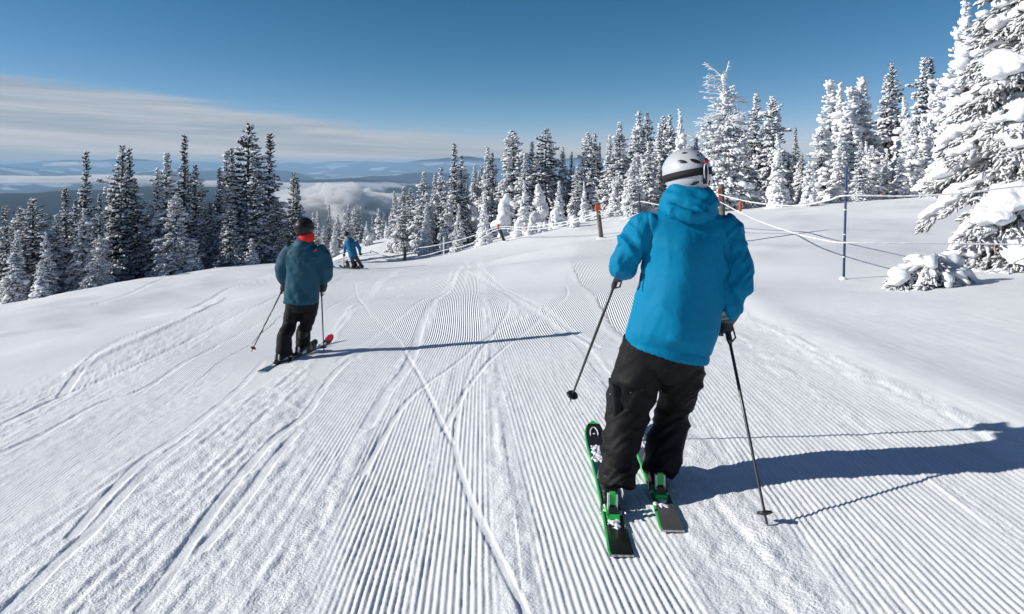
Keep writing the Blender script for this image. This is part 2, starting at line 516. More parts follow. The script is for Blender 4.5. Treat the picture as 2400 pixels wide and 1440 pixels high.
def build_ground():
    rows = np.concatenate([np.linspace(-30, 1.2, 22), np.exp(np.arange(math.log(1.75), math.log(8.0), 0.0047)),
                           np.exp(np.arange(math.log(8.0), math.log(140.0), 0.0118))])
    inner = np.linspace(-1, 1, 1010)
    ou = np.linspace(0, 1, 34)[1:] ** 2.0
    ny = len(rows)
    Yc = np.maximum(rows, 1.7)
    half = 0.79 * Yc + 0.55; far = 1.5 * Yc + 62
    X = np.hstack([-(half[:, None] + (far - half)[:, None] * ou[None, ::-1]), half[:, None] * inner[None], half[:, None] + (far - half)[:, None] * ou[None]])
    Y = np.repeat(rows[:, None], X.shape[1], 1)
    z0 = ground(X, Y)
    dz, ph, gm, rr = relief(X, Y, True)
    Z = z0 + dz
    nx = X.shape[1]
    V = np.stack([X, Y, Z], 2).reshape(-1, 3)
    i = np.arange(ny - 1)[:, None] * nx + np.arange(nx - 1)[None]
    Q = np.stack([i, i + 1, i + nx + 1, i + nx], 2).reshape(-1, 4)
    me = mesh_np('snow_slope', V, Q)
    for nm, a in (('ridge', ph), ('groom', gm), ('rough', rr)):
        at = me.attributes.new(nm, 'FLOAT', 'POINT'); at.data.foreach_set('value', a.ravel().astype(np.float32))
    m = bpy.data.materials.new('groomed_snow'); m.use_nodes = True
    nt = m.node_tree; p = nt.nodes['Principled BSDF']; L = nt.links.new
    p.inputs['Base Color'].default_value = (*SNOW_COL, 1)
    p.inputs['Roughness'].default_value = 0.62
    p.inputs['Specular IOR Level'].default_value = 0.25
    def att(n):
        a = nt.nodes.new('ShaderNodeAttribute'); a.attribute_name = n; return a.outputs['Fac']
    def mth(op, a, b):
        n = nt.nodes.new('ShaderNodeMath'); n.operation = op
        for k, v in enumerate((a, b)):
            if v is None: continue
            if isinstance(v, (int, float)): n.inputs[k].default_value = v
            else: L(v, n.inputs[k])
        return n.outputs[0]
    t = nt.nodes.new('ShaderNodeTexCoord')
    s1 = mth('SINE', mth('MULTIPLY', att('ridge'), 2 * math.pi), None)
    h1 = mth('MULTIPLY', mth('MULTIPLY', s1, 0.0046), att('groom'))
    g1 = nt.nodes.new('ShaderNodeTexNoise'); g1.inputs['Scale'].default_value = 70; g1.inputs['Detail'].default_value = 3
    L(t.outputs['Object'], g1.inputs['Vector'])
    g2 = nt.nodes.new('ShaderNodeTexNoise'); g2.inputs['Scale'].default_value = 260; g2.inputs['Detail'].default_value = 2
    L(t.outputs['Object'], g2.inputs['Vector'])
    h2 = mth('MULTIPLY', mth('MULTIPLY', g1.outputs['Fac'], 0.0058), mth('ADD', att('rough'), 0.10))
    h3 = mth('MULTIPLY', g2.outputs['Fac'], 0.0009)
    hh = mth('ADD', mth('ADD', h1, h2), h3)
    b = nt.nodes.new('ShaderNodeBump'); b.inputs['Strength'].default_value = 1.0; b.inputs['Distance'].default_value = 1.0
    L(hh, b.inputs['Height']); L(b.outputs[0], p.inputs['Normal'])
    # faint difference between wind-packed and loose snow
    c1 = nt.nodes.new('ShaderNodeTexNoise'); c1.inputs['Scale'].default_value = 0.8; c1.inputs['Detail'].default_value = 6
    L(t.outputs['Object'], c1.inputs['Vector'])
    cr = nt.nodes.new('ShaderNodeMix'); cr.data_type = 'RGBA'
    cr.inputs['A'].default_value = (0.80, 0.82, 0.835, 1); cr.inputs['B'].default_value = (0.87, 0.885, 0.893, 1)
    L(c1.outputs['Fac'], cr.inputs['Factor']); L(cr.outputs['Result'], p.inputs['Base Color'])
    o = mk('snow_slope', me, m)
    tag(o, 'groomed snow slope with corduroy ridges and crossing ski tracks', kind='structure')
build_ground()

# ------------------------------------------------------------------ the far country: valley, hills, fog, haze
def hills_height(X, Y):
    r = np.hypot(X, Y); a = np.arctan2(X, Y)
    n = fbm2(X / 2600.0, Y / 2600.0, 5, 101); n2 = fbm2(X / 700.0, Y / 700.0, 4, 111)
    z = -820 + 150 * n + 45 * n2
    def ridge(z, crest_px, r0, wr, a0=None, wa=None, amp=1.0):
        """raise a ridge whose crest shows at photo height crest_px"""
        top = -(crest_px - HY) / F * r0
        k = np.exp(-((r - r0 * (1 + 0.10 * vn2(a * 6, 0 * a, 77))) / wr) ** 2)
        if a0 is not None: k = k * np.exp(-(((a - a0) / wa) ** 2) ** 2)
        t = top + (r * 0.010) * fbm2(a * 9, 0 * a + r0 / 999.0, 5, int(r0) % 97) * amp
        return z + (np.maximum(t, z) - z) * k
    z = ridge(z, 376, 46000.0, 9000.0, amp=1.0)
    z = ridge(z, 372, 40000.0, 6000.0, -0.05, 0.16)
    z = ridge(z, 392, 30000.0, 5000.0, -0.60, 0.35)
    z = ridge(z, 404, 15000.0, 3000.0, -0.15, 0.13, 0.9)
    z = ridge(z, 398, 20000.0, 3000.0, -0.42, 0.16, 0.8)
    z = ridge(z, 425, 9500.0, 1800.0, -0.30, 0.30, 0.9)
    z = ridge(z, 436, 6500.0, 1500.0, -0.62, 0.34, 0.7)
    z = ridge(z, 500, 3000.0, 900.0, -0.85, 0.40, 0.8)
    # our own mountain falls away from the run
    z = np.maximum(z, -30 - 0.30 * r * (0.75 + 0.35 * sst(-0.3, -0.9, a)) - 60 * fbm2(X / 300, Y / 300, 3, 131))
    return z
def build_hills():
    rr = np.exp(np.linspace(math.log(220), math.log(62000), 220)); aa = np.linspace(-1.6, 1.6, 380)
    Rr, Aa = np.meshgrid(rr, aa, indexing='ij')
    X = Rr * np.sin(Aa); Y = Rr * np.cos(Aa)
    Z = hills_height(X, Y)
    ny, nx = X.shape
    V = np.stack([X, Y, Z], 2).reshape(-1, 3)
    i = np.arange(ny - 1)[:, None] * nx + np.arange(nx - 1)[None]
    Q = np.stack([i, i + nx, i + nx + 1, i + 1], 2).reshape(-1, 4)
    me = mesh_np('hills', V, Q[:, ::-1])
    bald = np.exp(-(((Rr - 14300) / 1500) ** 2)) * np.exp(-(((Aa + 0.155) / 0.06) ** 2)) * 0.36
    bald += 0.14 * sst(15000, 30000, Rr) + 0.10 * np.exp(-(((Aa + 0.30) / 0.14) ** 2)) * sst(5000, 8000, Rr)
    sn = fbm2(X / 1500.0, Y / 900.0, 5, 141) + bald
    at = me.attributes.new('open', 'FLOAT', 'POINT'); at.data.foreach_set('value', sn.ravel().astype(np.float32))
    m = bpy.data.materials.new('forest_hills'); m.use_nodes = True
    nt = m.node_tree; p = nt.nodes['Principled BSDF']; L = nt.links.new
    p.inputs['Roughness'].default_value = 0.95; p.inputs['Specular IOR Level'].default_value = 0.05
    a = nt.nodes.new('ShaderNodeAttribute'); a.attribute_name = 'open'
    mr = nt.nodes.new('ShaderNodeMapRange'); mr.inputs['From Min'].default_value = 0.36; mr.inputs['From Max'].default_value = 0.44
    L(a.outputs['Fac'], mr.inputs['Value'])
    t = nt.nodes.new('ShaderNodeTexCoord'); n = nt.nodes.new('ShaderNodeTexNoise'); n.inputs['Scale'].default_value = 0.004; n.inputs['Detail'].default_value = 8
    L(t.outputs['Object'], n.inputs['Vector'])
    fm = nt.nodes.new('ShaderNodeMix'); fm.data_type = 'RGBA'
    fm.inputs['A'].default_value = (0.020, 0.026, 0.026, 1); fm.inputs['B'].default_value = (0.085, 0.095, 0.10, 1)
    L(n.outputs['Fac'], fm.inputs['Factor'])
    mx = nt.nodes.new('ShaderNodeMix'); mx.data_type = 'RGBA'; mx.inputs['B'].default_value = (0.72, 0.74, 0.77, 1)
    L(mr.outputs[0], mx.inputs['Factor']); L(fm.outputs['Result'], mx.inputs['A']); L(mx.outputs['Result'], p.inputs['Base Color'])
    tag(mk('hills', me, m), 'dark forested hills and far ranges with snow openings across the valley', kind='structure')
build_hills()

def volume_mat(name, col, dens, aniso=0.0):
    m = bpy.data.materials.new(name); m.use_nodes = True
    nt = m.node_tree; nt.nodes.remove(nt.nodes['Principled BSDF'])
    v = nt.nodes.new('ShaderNodeVolumePrincipled')
    v.inputs['Color'].default_value = (*col, 1); v.inputs['Density'].default_value = dens; v.inputs['Anisotropy'].default_value = aniso
    nt.links.new(v.outputs[0], nt.nodes['Material Output'].inputs['Volume'])
    return m
def fog_bank(px, py, D, wpx, hpx, depth, dens, seed, label):
    c = pw(px, py, D); hw = wpx / F * D / 2; hh = hpx / F * D / 2
    b = MB()
    b.ell((0, 0, 0), (1, 1, 1), 72, 36)
    V = b.V()
    q = V * np.array([3.2, 3.2, 1.6])
    k = 1 + 0.75 * fbm3(q + seed * 7.1, 4, seed, 0.55)
    V = V * k[:, None] * np.array([hw, depth / 2, hh])
    V[:, 2] = np.where(V[:, 2] < 0, V[:, 2] * 0.6, V[:, 2])
    o = mk('fog_bank', mesh_np('fog_bank', V, b.f), volume_mat('fog_%d' % seed, (0.99, 0.99, 0.99), dens), loc=tuple(c))
    tag(o, label, 'fog', kind='stuff')
fog_bank(800, 492, 3600, 330, 100, 800, 0.02, 3, 'pale fog bank filling the valley behind the farthest skier')
fog_bank(140, 424, 8000, 560, 22, 1200, 0.010, 5, 'long low fog band over the forest ridge at far left')
fog_bank(470, 432, 8600, 380, 16, 1100, 0.005, 9, 'thin fog streak between the left fir clumps')
fog_bank(165, 387, 14000, 80, 12, 900, 0.006, 7, 'small cloud puff above the far left ridge')

def haze_box():
    b = MB(); b.box((0, 24000, -620), (130000, 90000, 1480))
    # top 120 m above the camera, bottom below the valley floor
    o = b.build('haze', volume_mat('haze_air', (0.47, 0.74, 1.0), 4.2e-5), smooth=False)
    tag(o, 'thin blue winter haze hanging over the valley', 'haze', kind='stuff')
haze_box()

# ------------------------------------------------------------------ trees
def ico(sub=0):
    t = (1 + 5 ** 0.5) / 2
    V = [(-1, t, 0), (1, t, 0), (-1, -t, 0), (1, -t, 0), (0, -1, t), (0, 1, t), (0, -1, -t), (0, 1, -t), (t, 0, -1), (t, 0, 1), (-t, 0, -1), (-t, 0, 1)]
    Fs = [(0, 11, 5), (0, 5, 1), (0, 1, 7), (0, 7, 10), (0, 10, 11), (1, 5, 9), (5, 11, 4), (11, 10, 2), (10, 7, 6), (7, 1, 8),
          (3, 9, 4), (3, 4, 2), (3, 2, 6), (3, 6, 8), (3, 8, 9), (4, 9, 5), (2, 4, 11), (6, 2, 10), (8, 6, 7), (9, 8, 1)]
    V = [np.array(v) / np.linalg.norm(v) for v in V]
    for _ in range(sub):
        c = {}; nf = []
        def mid(a, b):
            k = (min(a, b), max(a, b))
            if k not in c:
                m = V[a] + V[b]; V.append(m / np.linalg.norm(m)); c[k] = len(V) - 1
            return c[k]
        for a, b, d in Fs:
            x, y, z = mid(a, b), mid(b, d), mid(d, a)
            nf += [(a, x, z), (b, y, x), (d, z, y), (x, y, z)]
        Fs = nf
    return np.array(V), np.array(Fs)
ICO0, ICO1 = ico(0), ico(1)
def inst(base, M, P):
    """copies of one small shape into a single mesh"""
    V, Fs = base; n = len(P)
    VV = np.einsum('nij,kj->nki', M, V) + P[:, None]
    FF = Fs[None] + (np.arange(n) * len(V))[:, None, None]
    return VV.reshape(-1, 3), FF.reshape(-1, 3)
def join(parts):
    V = []; Fs = []; n = 0
    for v, f in parts:
        V.append(v); Fs.append(f + n); n += len(v)
    return np.vstack(V), np.vstack(Fs)
def frames(dirs, up=(0, 0, 1)):
    d = dirs / (np.linalg.norm(dirs, axis=1)[:, None] + 1e-9)
    s = np.cross(d, np.asarray(up, float)); s /= np.linalg.norm(s, axis=1)[:, None] + 1e-9
    u = np.cross(s, d)
    return np.stack([d, s, u], 2)          # columns: along, side, up

def needle_mat(name, dark, frost, bias, wind=0.35):
    m = bpy.data.materials.new(name); m.use_nodes = True
    nt = m.node_tree; p = nt.nodes['Principled BSDF']; L = nt.links.new
    p.inputs['Roughness'].default_value = 0.8; p.inputs['Specular IOR Level'].default_value = 0.15
    g = nt.nodes.new('ShaderNodeNewGeometry')
    d = nt.nodes.new('ShaderNodeVectorMath'); d.operation = 'DOT_PRODUCT'; d.inputs[1].default_value = (-0.62 * wind * 2, -0.5 * wind * 2, 0.75)
    L(g.outputs['Normal'], d.inputs[0])
    t = nt.nodes.new('ShaderNodeTexCoord')
    n = nt.nodes.new('ShaderNodeTexNoise'); n.inputs['Scale'].default_value = 5.5; n.inputs['Detail'].default_value = 6; n.inputs['Roughness'].default_value = 0.7
    L(t.outputs['Object'], n.inputs['Vector'])
    a = nt.nodes.new('ShaderNodeMath'); a.operation = 'MULTIPLY_ADD'; a.inputs[1].default_value = 0.45
    L(d.outputs['Value'], a.inputs[0]); L(n.outputs['Fac'], a.inputs[2])
    mr = nt.nodes.new('ShaderNodeMapRange'); mr.interpolation_type = 'SMOOTHSTEP'
    mr.inputs['From Min'].default_value = bias - 0.16; mr.inputs['From Max'].default_value = bias + 0.16
    L(a.outputs[0], mr.inputs['Value'])
    mx = nt.nodes.new('ShaderNodeMix'); mx.data_type = 'RGBA'
    mx.inputs['A'].default_value = (*dark, 1); mx.inputs['B'].default_value = (*frost, 1)
    L(mr.outputs[0], mx.inputs['Factor']); L(mx.outputs['Result'], p.inputs['Base Color'])
    return m
NM_DARK = needle_mat('fir_needles_sparse_frost', (0.022, 0.030, 0.027), (0.58, 0.61, 0.64), 0.64)
NM_MID = needle_mat('fir_needles_frosted', (0.026, 0.033, 0.030), (0.70, 0.72, 0.75), 0.55)
NM_RIME = needle_mat('fir_needles_rimed', (0.045, 0.050, 0.048), (0.78, 0.80, 0.82), 0.38)
NM_NEAR = needle_mat('fir_needles_near', (0.070, 0.070, 0.058), (0.70, 0.71, 0.72), 0.50)
BARK = mat('bark', (0.085, 0.07, 0.058), 0.9, 0.1, bump=(14, 0.8, 0.03), vary=(6, 0.4))
SNOW_T = mat('snow_on_branches', (0.84, 0.85, 0.87), 0.75, 0.15, bump=(16, 0.5, 0.04))

def fir_meshes(name, seed, H=8.0, Rr=1.2, nwh=44, snow=0.6, blob=1.0, nmat=None, power=1.2, spire=0.10, droop=0.35, tuft=1.0, lumps=0.0, top_cut=1.0):
    rs = np.random.RandomState(seed)
    P = []; D = []; S = []; ext = []
    zs = 0.15 + (H - 0.25) * (np.linspace(0, 1, nwh) ** 0.92)
    lobes = rs.rand(6) * 6.28
    hv = np.clip(1 + rs.normal(0, 0.20, 40), 0.6, 1.35)
    for k, z in enumerate(zs):
        t = z / H
        if t > top_cut: break
        r = Rr * (spire + (1 - spire) * (1 - t) ** power) * (1 - 0.5 * max(0, 0.10 - t) / 0.10)
        r *= np.interp(t * 16, np.arange(40), hv)
        n = int(round(4 + 4.5 * (1 - t)))
        a0 = rs.rand() * 6.28; z00 = z
        for j in range(n):
            z = z00 + rs.normal(0, 0.11) * (1 - 0.6 * t)
            az_ = a0 + j * 6.283 / n + rs.normal(0, 0.22)
            ln = r * (0.62 + 0.55 * rs.rand()) * (1 + 0.16 * math.sin(2 * az_ + lobes[0] + 3 * t) + 0.12 * math.sin(3 * az_ + 9 * t + lobes[1]))
            if rs.rand() < 0.06: ln *= 0.45
            if rs.rand() < 0.03: ln *= 1.35
            up = 0.55 * t * t
            m = max(2, int(ln / (0.15 * tuft)))
            o = np.array([math.cos(az_), math.sin(az_), 0]); sd = np.array([-o[1], o[0], 0])
            for q in range(m):
                f = (q + 0.55) / m
                if f < 0.22 and t < 0.85: continue
                dz_ = ln * (up * f - droop * (1 - t) * f * f * (1 + 0.5 * rs.rand()) * 1.2)
                c = o * ln * f + np.array([0, 0, z + dz_])
                spread = 0.34 * ln * f * (1.15 - 0.7 * f)
                for lat in ((-1, 0, 1) if (spread > 0.13) else ((-0.6, 0.6) if spread > 0.07 else (0,))):
                    pp = c + sd * lat * spread * (0.8 + 0.4 * rs.rand()) + rs.normal(0, 0.025, 3) - np.array([0, 0, abs(lat) * 0.12 * spread])
                    dd = o + sd * lat * 0.7 + np.array([0, 0, up - droop * 1.3 * f * (1 - t) + rs.normal(0, 0.15)])
                    P.append(pp); D.append(dd); S.append((0.75 + 0.5 * rs.rand()) * (1.0 - 0.35 * t)); ext.append(f)
    # leader
    if top_cut >= 1.0:
        for q in range(7):
            P.append(np.array([0, 0, H - 0.30 + q * 0.055])); D.append(np.array([rs.normal(0, .1), rs.normal(0, .1), 1.0])); S.append(0.5 - 0.04 * q); ext.append(1.0)
    P = np.array(P); D = np.array(D); S = np.array(S) * tuft; ext = np.array(ext)
    Fm = frames(D + 1e-4)
    parts = []
    grp = rs.randint(0, 6, len(P))
    for g in range(6):
        V0 = ICO0[0] * (0.55 + 0.75 * rs.rand(12))[:, None]
        sel = np.nonzero(grp == g)[0]
        M = Fm[sel] * (np.array([0.150, 0.085, 0.062])[None, None] * S[sel][:, None, None])
        parts.append(inst((V0, ICO0[1]), M, P[sel]))
    V, Fc = join(parts)
    crown = mesh_np(name + '_crown', V, Fc, False); crown.materials.append(nmat)
    # snow caps lie on the upper side of the sprays
    sparts = []
    ok = np.nonzero(rs.rand(len(P)) < snow * (0.55 + 0.45 * ext))[0]
    for g in range(4):
        V0 = ICO0[0] * (0.82 + 0.36 * rs.rand(12))[:, None]
        sel = ok[g::4]
        if len(sel) == 0: continue
        M = Fm[sel] * (np.array([0.145, 0.105, 0.058])[None, None] * (S[sel] * blob * (0.7 + 0.6 * rs.rand(len(sel))))[:, None, None])
        sparts.append(inst((V0, ICO0[1]), M, P[sel] + np.array([0, 0, 0.048]) * (S[sel] * blob)[:, None]))
    if lumps > 0:
        cand = np.nonzero((ext > 0.45) & (P[:, 2] < H * 0.9))[0]
        sel = rs.choice(cand, int(lumps * len(cand)), False)
        V0 = ICO1[0] * (1 + 0.22 * fbm3(ICO1[0] * 1.7 + seed, 2, seed))[:, None]
        flat = np.stack([D[sel, 0], D[sel, 1], 0.45 * D[sel, 2] - 0.1], 1)
        sc = (0.16 + 0.20 * rs.rand(len(sel)) ** 2) * blob
        M = frames(flat + 1e-4) * (np.array([1.15, 0.9, 0.55])[None, None] * sc[:, None, None])
        sparts.append(inst((V0, ICO1[1]), M, P[sel] + np.array([0, 0, 0.10])))
    V, Fc = join(sparts)
    sm = mesh_np(name + '_snow', V, Fc, True); sm.materials.append(SNOW_T)
    b = MB(); hh = H * min(top_cut, 0.97)
    b.tube([(0, 0, -0.6), (0, 0, 0.3), (0.03, 0.02, H * 0.35), (0, 0.01, H * 0.7), (0, 0, hh)], [0.17, 0.14, 0.105, 0.06, 0.015 if top_cut >= 1 else 0.07], 8)
    tm = mesh_np(name + '_trunk', b.V(), b.f); tm.materials.append(BARK)
    return dict(crown=crown, snow=sm, trunk=tm, H=H)

VAR = {}
for i, (sd, rr_, pw_, sp) in enumerate(((1, 1.75, 0.98, 0.06), (2, 1.50, 1.12, 0.08), (3, 1.95, 0.84, 0.06))):
    VAR['dark%d' % i] = fir_meshes('fir_dark', 10 + sd, Rr=rr_, power=pw_, spire=sp, snow=0.44, blob=0.95, nmat=NM_DARK, lumps=0.010, tuft=1.16)
for i, (sd, rr_, pw_, sp) in enumerate(((1, 1.75, 0.98, 0.07), (2, 1.50, 1.12, 0.08), (3, 1.95, 0.82, 0.07))):
    VAR['frost%d' % i] = fir_meshes('fir_frost', 30 + sd, Rr=rr_, power=pw_, spire=sp, snow=0.70, blob=1.10, nmat=NM_MID, lumps=0.03, tuft=1.16)
for i, (sd, rr_, pw_, sp) in enumerate(((1, 1.65, 0.98, 0.08), (2, 1.45, 1.08, 0.09), (3, 1.85, 0.84, 0.08))):
    VAR['laden%d' % i] = fir_meshes('fir_laden', 50 + sd, Rr=rr_, power=pw_, spire=sp, nwh=38, snow=0.95, blob=1.45, nmat=NM_RIME, lumps=0.085, droop=0.5, tuft=1.22)
VAR['small0'] = fir_meshes('fir_small', 71, H=3.0, Rr=0.80, nwh=20, power=1.0, spire=0.12, snow=0.8, blob=1.1, nmat=NM_MID, lumps=0.06)
VAR['small1'] = fir_meshes('fir_small', 72, H=3.0, Rr=0.68, nwh=20, power=1.0, spire=0.14, snow=0.9, blob=1.3, nmat=NM_RIME, lumps=0.12)

NT = [0]
def plant(x, ytop, D, wf, var, label, group=None, lean=0.0, name='fir_tree', minh=0.8):
    w = (x - 1200.0) / F; X = w * D; g = gz(X, D)
    H = max(minh, -(ytop - HY) / F * D - g + 0.05)
    v = VAR[var]
    e = bpy.data.objects.new(name, None); COL.objects.link(e)
    e.location = (X, D, g - 0.05)
    rs = random.Random(NT[0] * 7 + 3); NT[0] += 1
    s = H / v['H']; sw = s * wf * 1.12
    e.rotation_euler = (rs.uniform(-.02, .02), lean + rs.uniform(-.015, .015), rs.uniform(0, 6.28))
    e.scale = (sw, sw, s)
    tag(e, label, 'tree', group)
    for k, nm in (('trunk', 'trunk'), ('crown', 'crown'), ('snow', 'snow_cover')):
        if k in v:
            o = mk(nm, v[k], None, e)
            if k != 'trunk': o['kind'] = 'stuff'
    return e
GL = 'firs along the left edge of the run'
GR = 'frosted firs behind the rope fence'
LEFT = [
    (16, 483, 35, 1.0, 'dark1', 'narrow frosted fir, leftmost tree at the picture edge'),
    (46, 486, 37, 0.9, 'dark0', 'slim fir second from the left edge, touching a darker one'),
    (76, 468, 36, 1.25, 'dark2', 'broad dark fir, third from the left edge, with snow clumps'),
    (36, 545, 33, 1.0, 'frost1', 'short frosted fir in front of the two leftmost firs'),
    (96, 622, 31.5, 1.2, 'small0', 'knee-high snowy sapling standing foremost at far left'),
    (108, 545, 34, 0.8, 'frost0', 'thin frosted fir right of the broad dark fir at far left'),
    (132, 505, 37, 0.9, 'frost1', 'grey frosted fir leaning against the tall spire at left'),
    (155, 442, 38, 0.85, 'dark1', 'slender fir just left of the tallest left-hand spire'),
    (195, 357, 40, 0.75, 'dark1', 'very tall thin spire fir standing alone in the left group'),
    (200, 490, 36, 0.9, 'frost0', 'frosted fir in front of the tall thin spire'),
    (178, 470, 39, 0.8, 'dark0', 'fir squeezed close left behind the tall thin spire'),
    (233, 455, 39, 0.65, 'dark1', 'needle-thin fir right of the tall thin spire'),
    (232, 552, 34.5, 1.15, 'frost2', 'bushy snowy small fir at the foot of the thin spires'),
    (288, 342, 42, 0.80, 'dark0', 'left and taller stem of the twin-topped dark fir'),
    (306, 350, 42.4, 0.80, 'dark1', 'right stem of the twin-topped dark fir'),
    (272, 388, 42.6, 0.95, 'dark2', 'low dark shoulder fir attached left of the twin tops'),
    (318, 420, 42.0, 0.9, 'dark0', 'low dark shoulder fir attached right of the twin tops'),
    (368, 398, 43, 0.8, 'frost1', 'frosted fir with a pale left side before the middle gap'),
    (388, 360, 43.5, 0.85, 'frost0', 'pointed pale fir left of the second tallest spire'),
    (432, 318, 44, 0.75, 'dark1', 'second tall spire fir with a narrow frosted tip'),
    (455, 388, 44.5, 0.95, 'dark0', 'dark fir on the right shoulder of the second tall spire'),
    (410, 455, 40, 1.05, 'frost2', 'front fir with snow patches below the second tall spire'),
    (481, 468, 44, 0.8, 'frost1', 'short fir in the gap before the big dark clump'),
    (512, 395, 44, 0.75, 'dark1', 'thin fir on the left rim of the big dark clump'),
    (532, 355, 45, 0.85, 'frost0', 'frost-tipped fir left of the tallest tree of the left group'),
    (546, 348, 45.5, 0.75, 'dark1', 'twin frost tip tucked against the tallest left tree'),
    (577, 295, 46, 1.02, 'dark2', 'tallest and widest dark fir of the left group'),
    (598, 400, 44, 1.1, 'dark0', 'lower dark fir between the two highest left spires'),
    (540, 480, 42, 1.1, 'dark2', 'wide dark fir at the foot of the big dark clump'),
    (626, 313, 47, 0.88, 'dark1', 'tall dark spire right of the tallest left tree'),
    (648, 470, 44.5, 1.1, 'dark2', 'broad dark fir closing the left group beside the teal skier'),
    (687, 405, 50, 0.80, 'dark0', 'short twin-tipped fir above the black helmet'),
    (697, 417, 50.5, 0.8, 'dark1', 'second tip of the fir above the black helmet'),
    (590, 560, 41, 1.2, 'small0', 'tiny snowy fir at the foot of the tallest left tree'),
    (452, 560, 40, 1.2, 'small0', 'tiny fir in the snow under the second tall spire'),
]
for a in LEFT: plant(*a, group=GL)
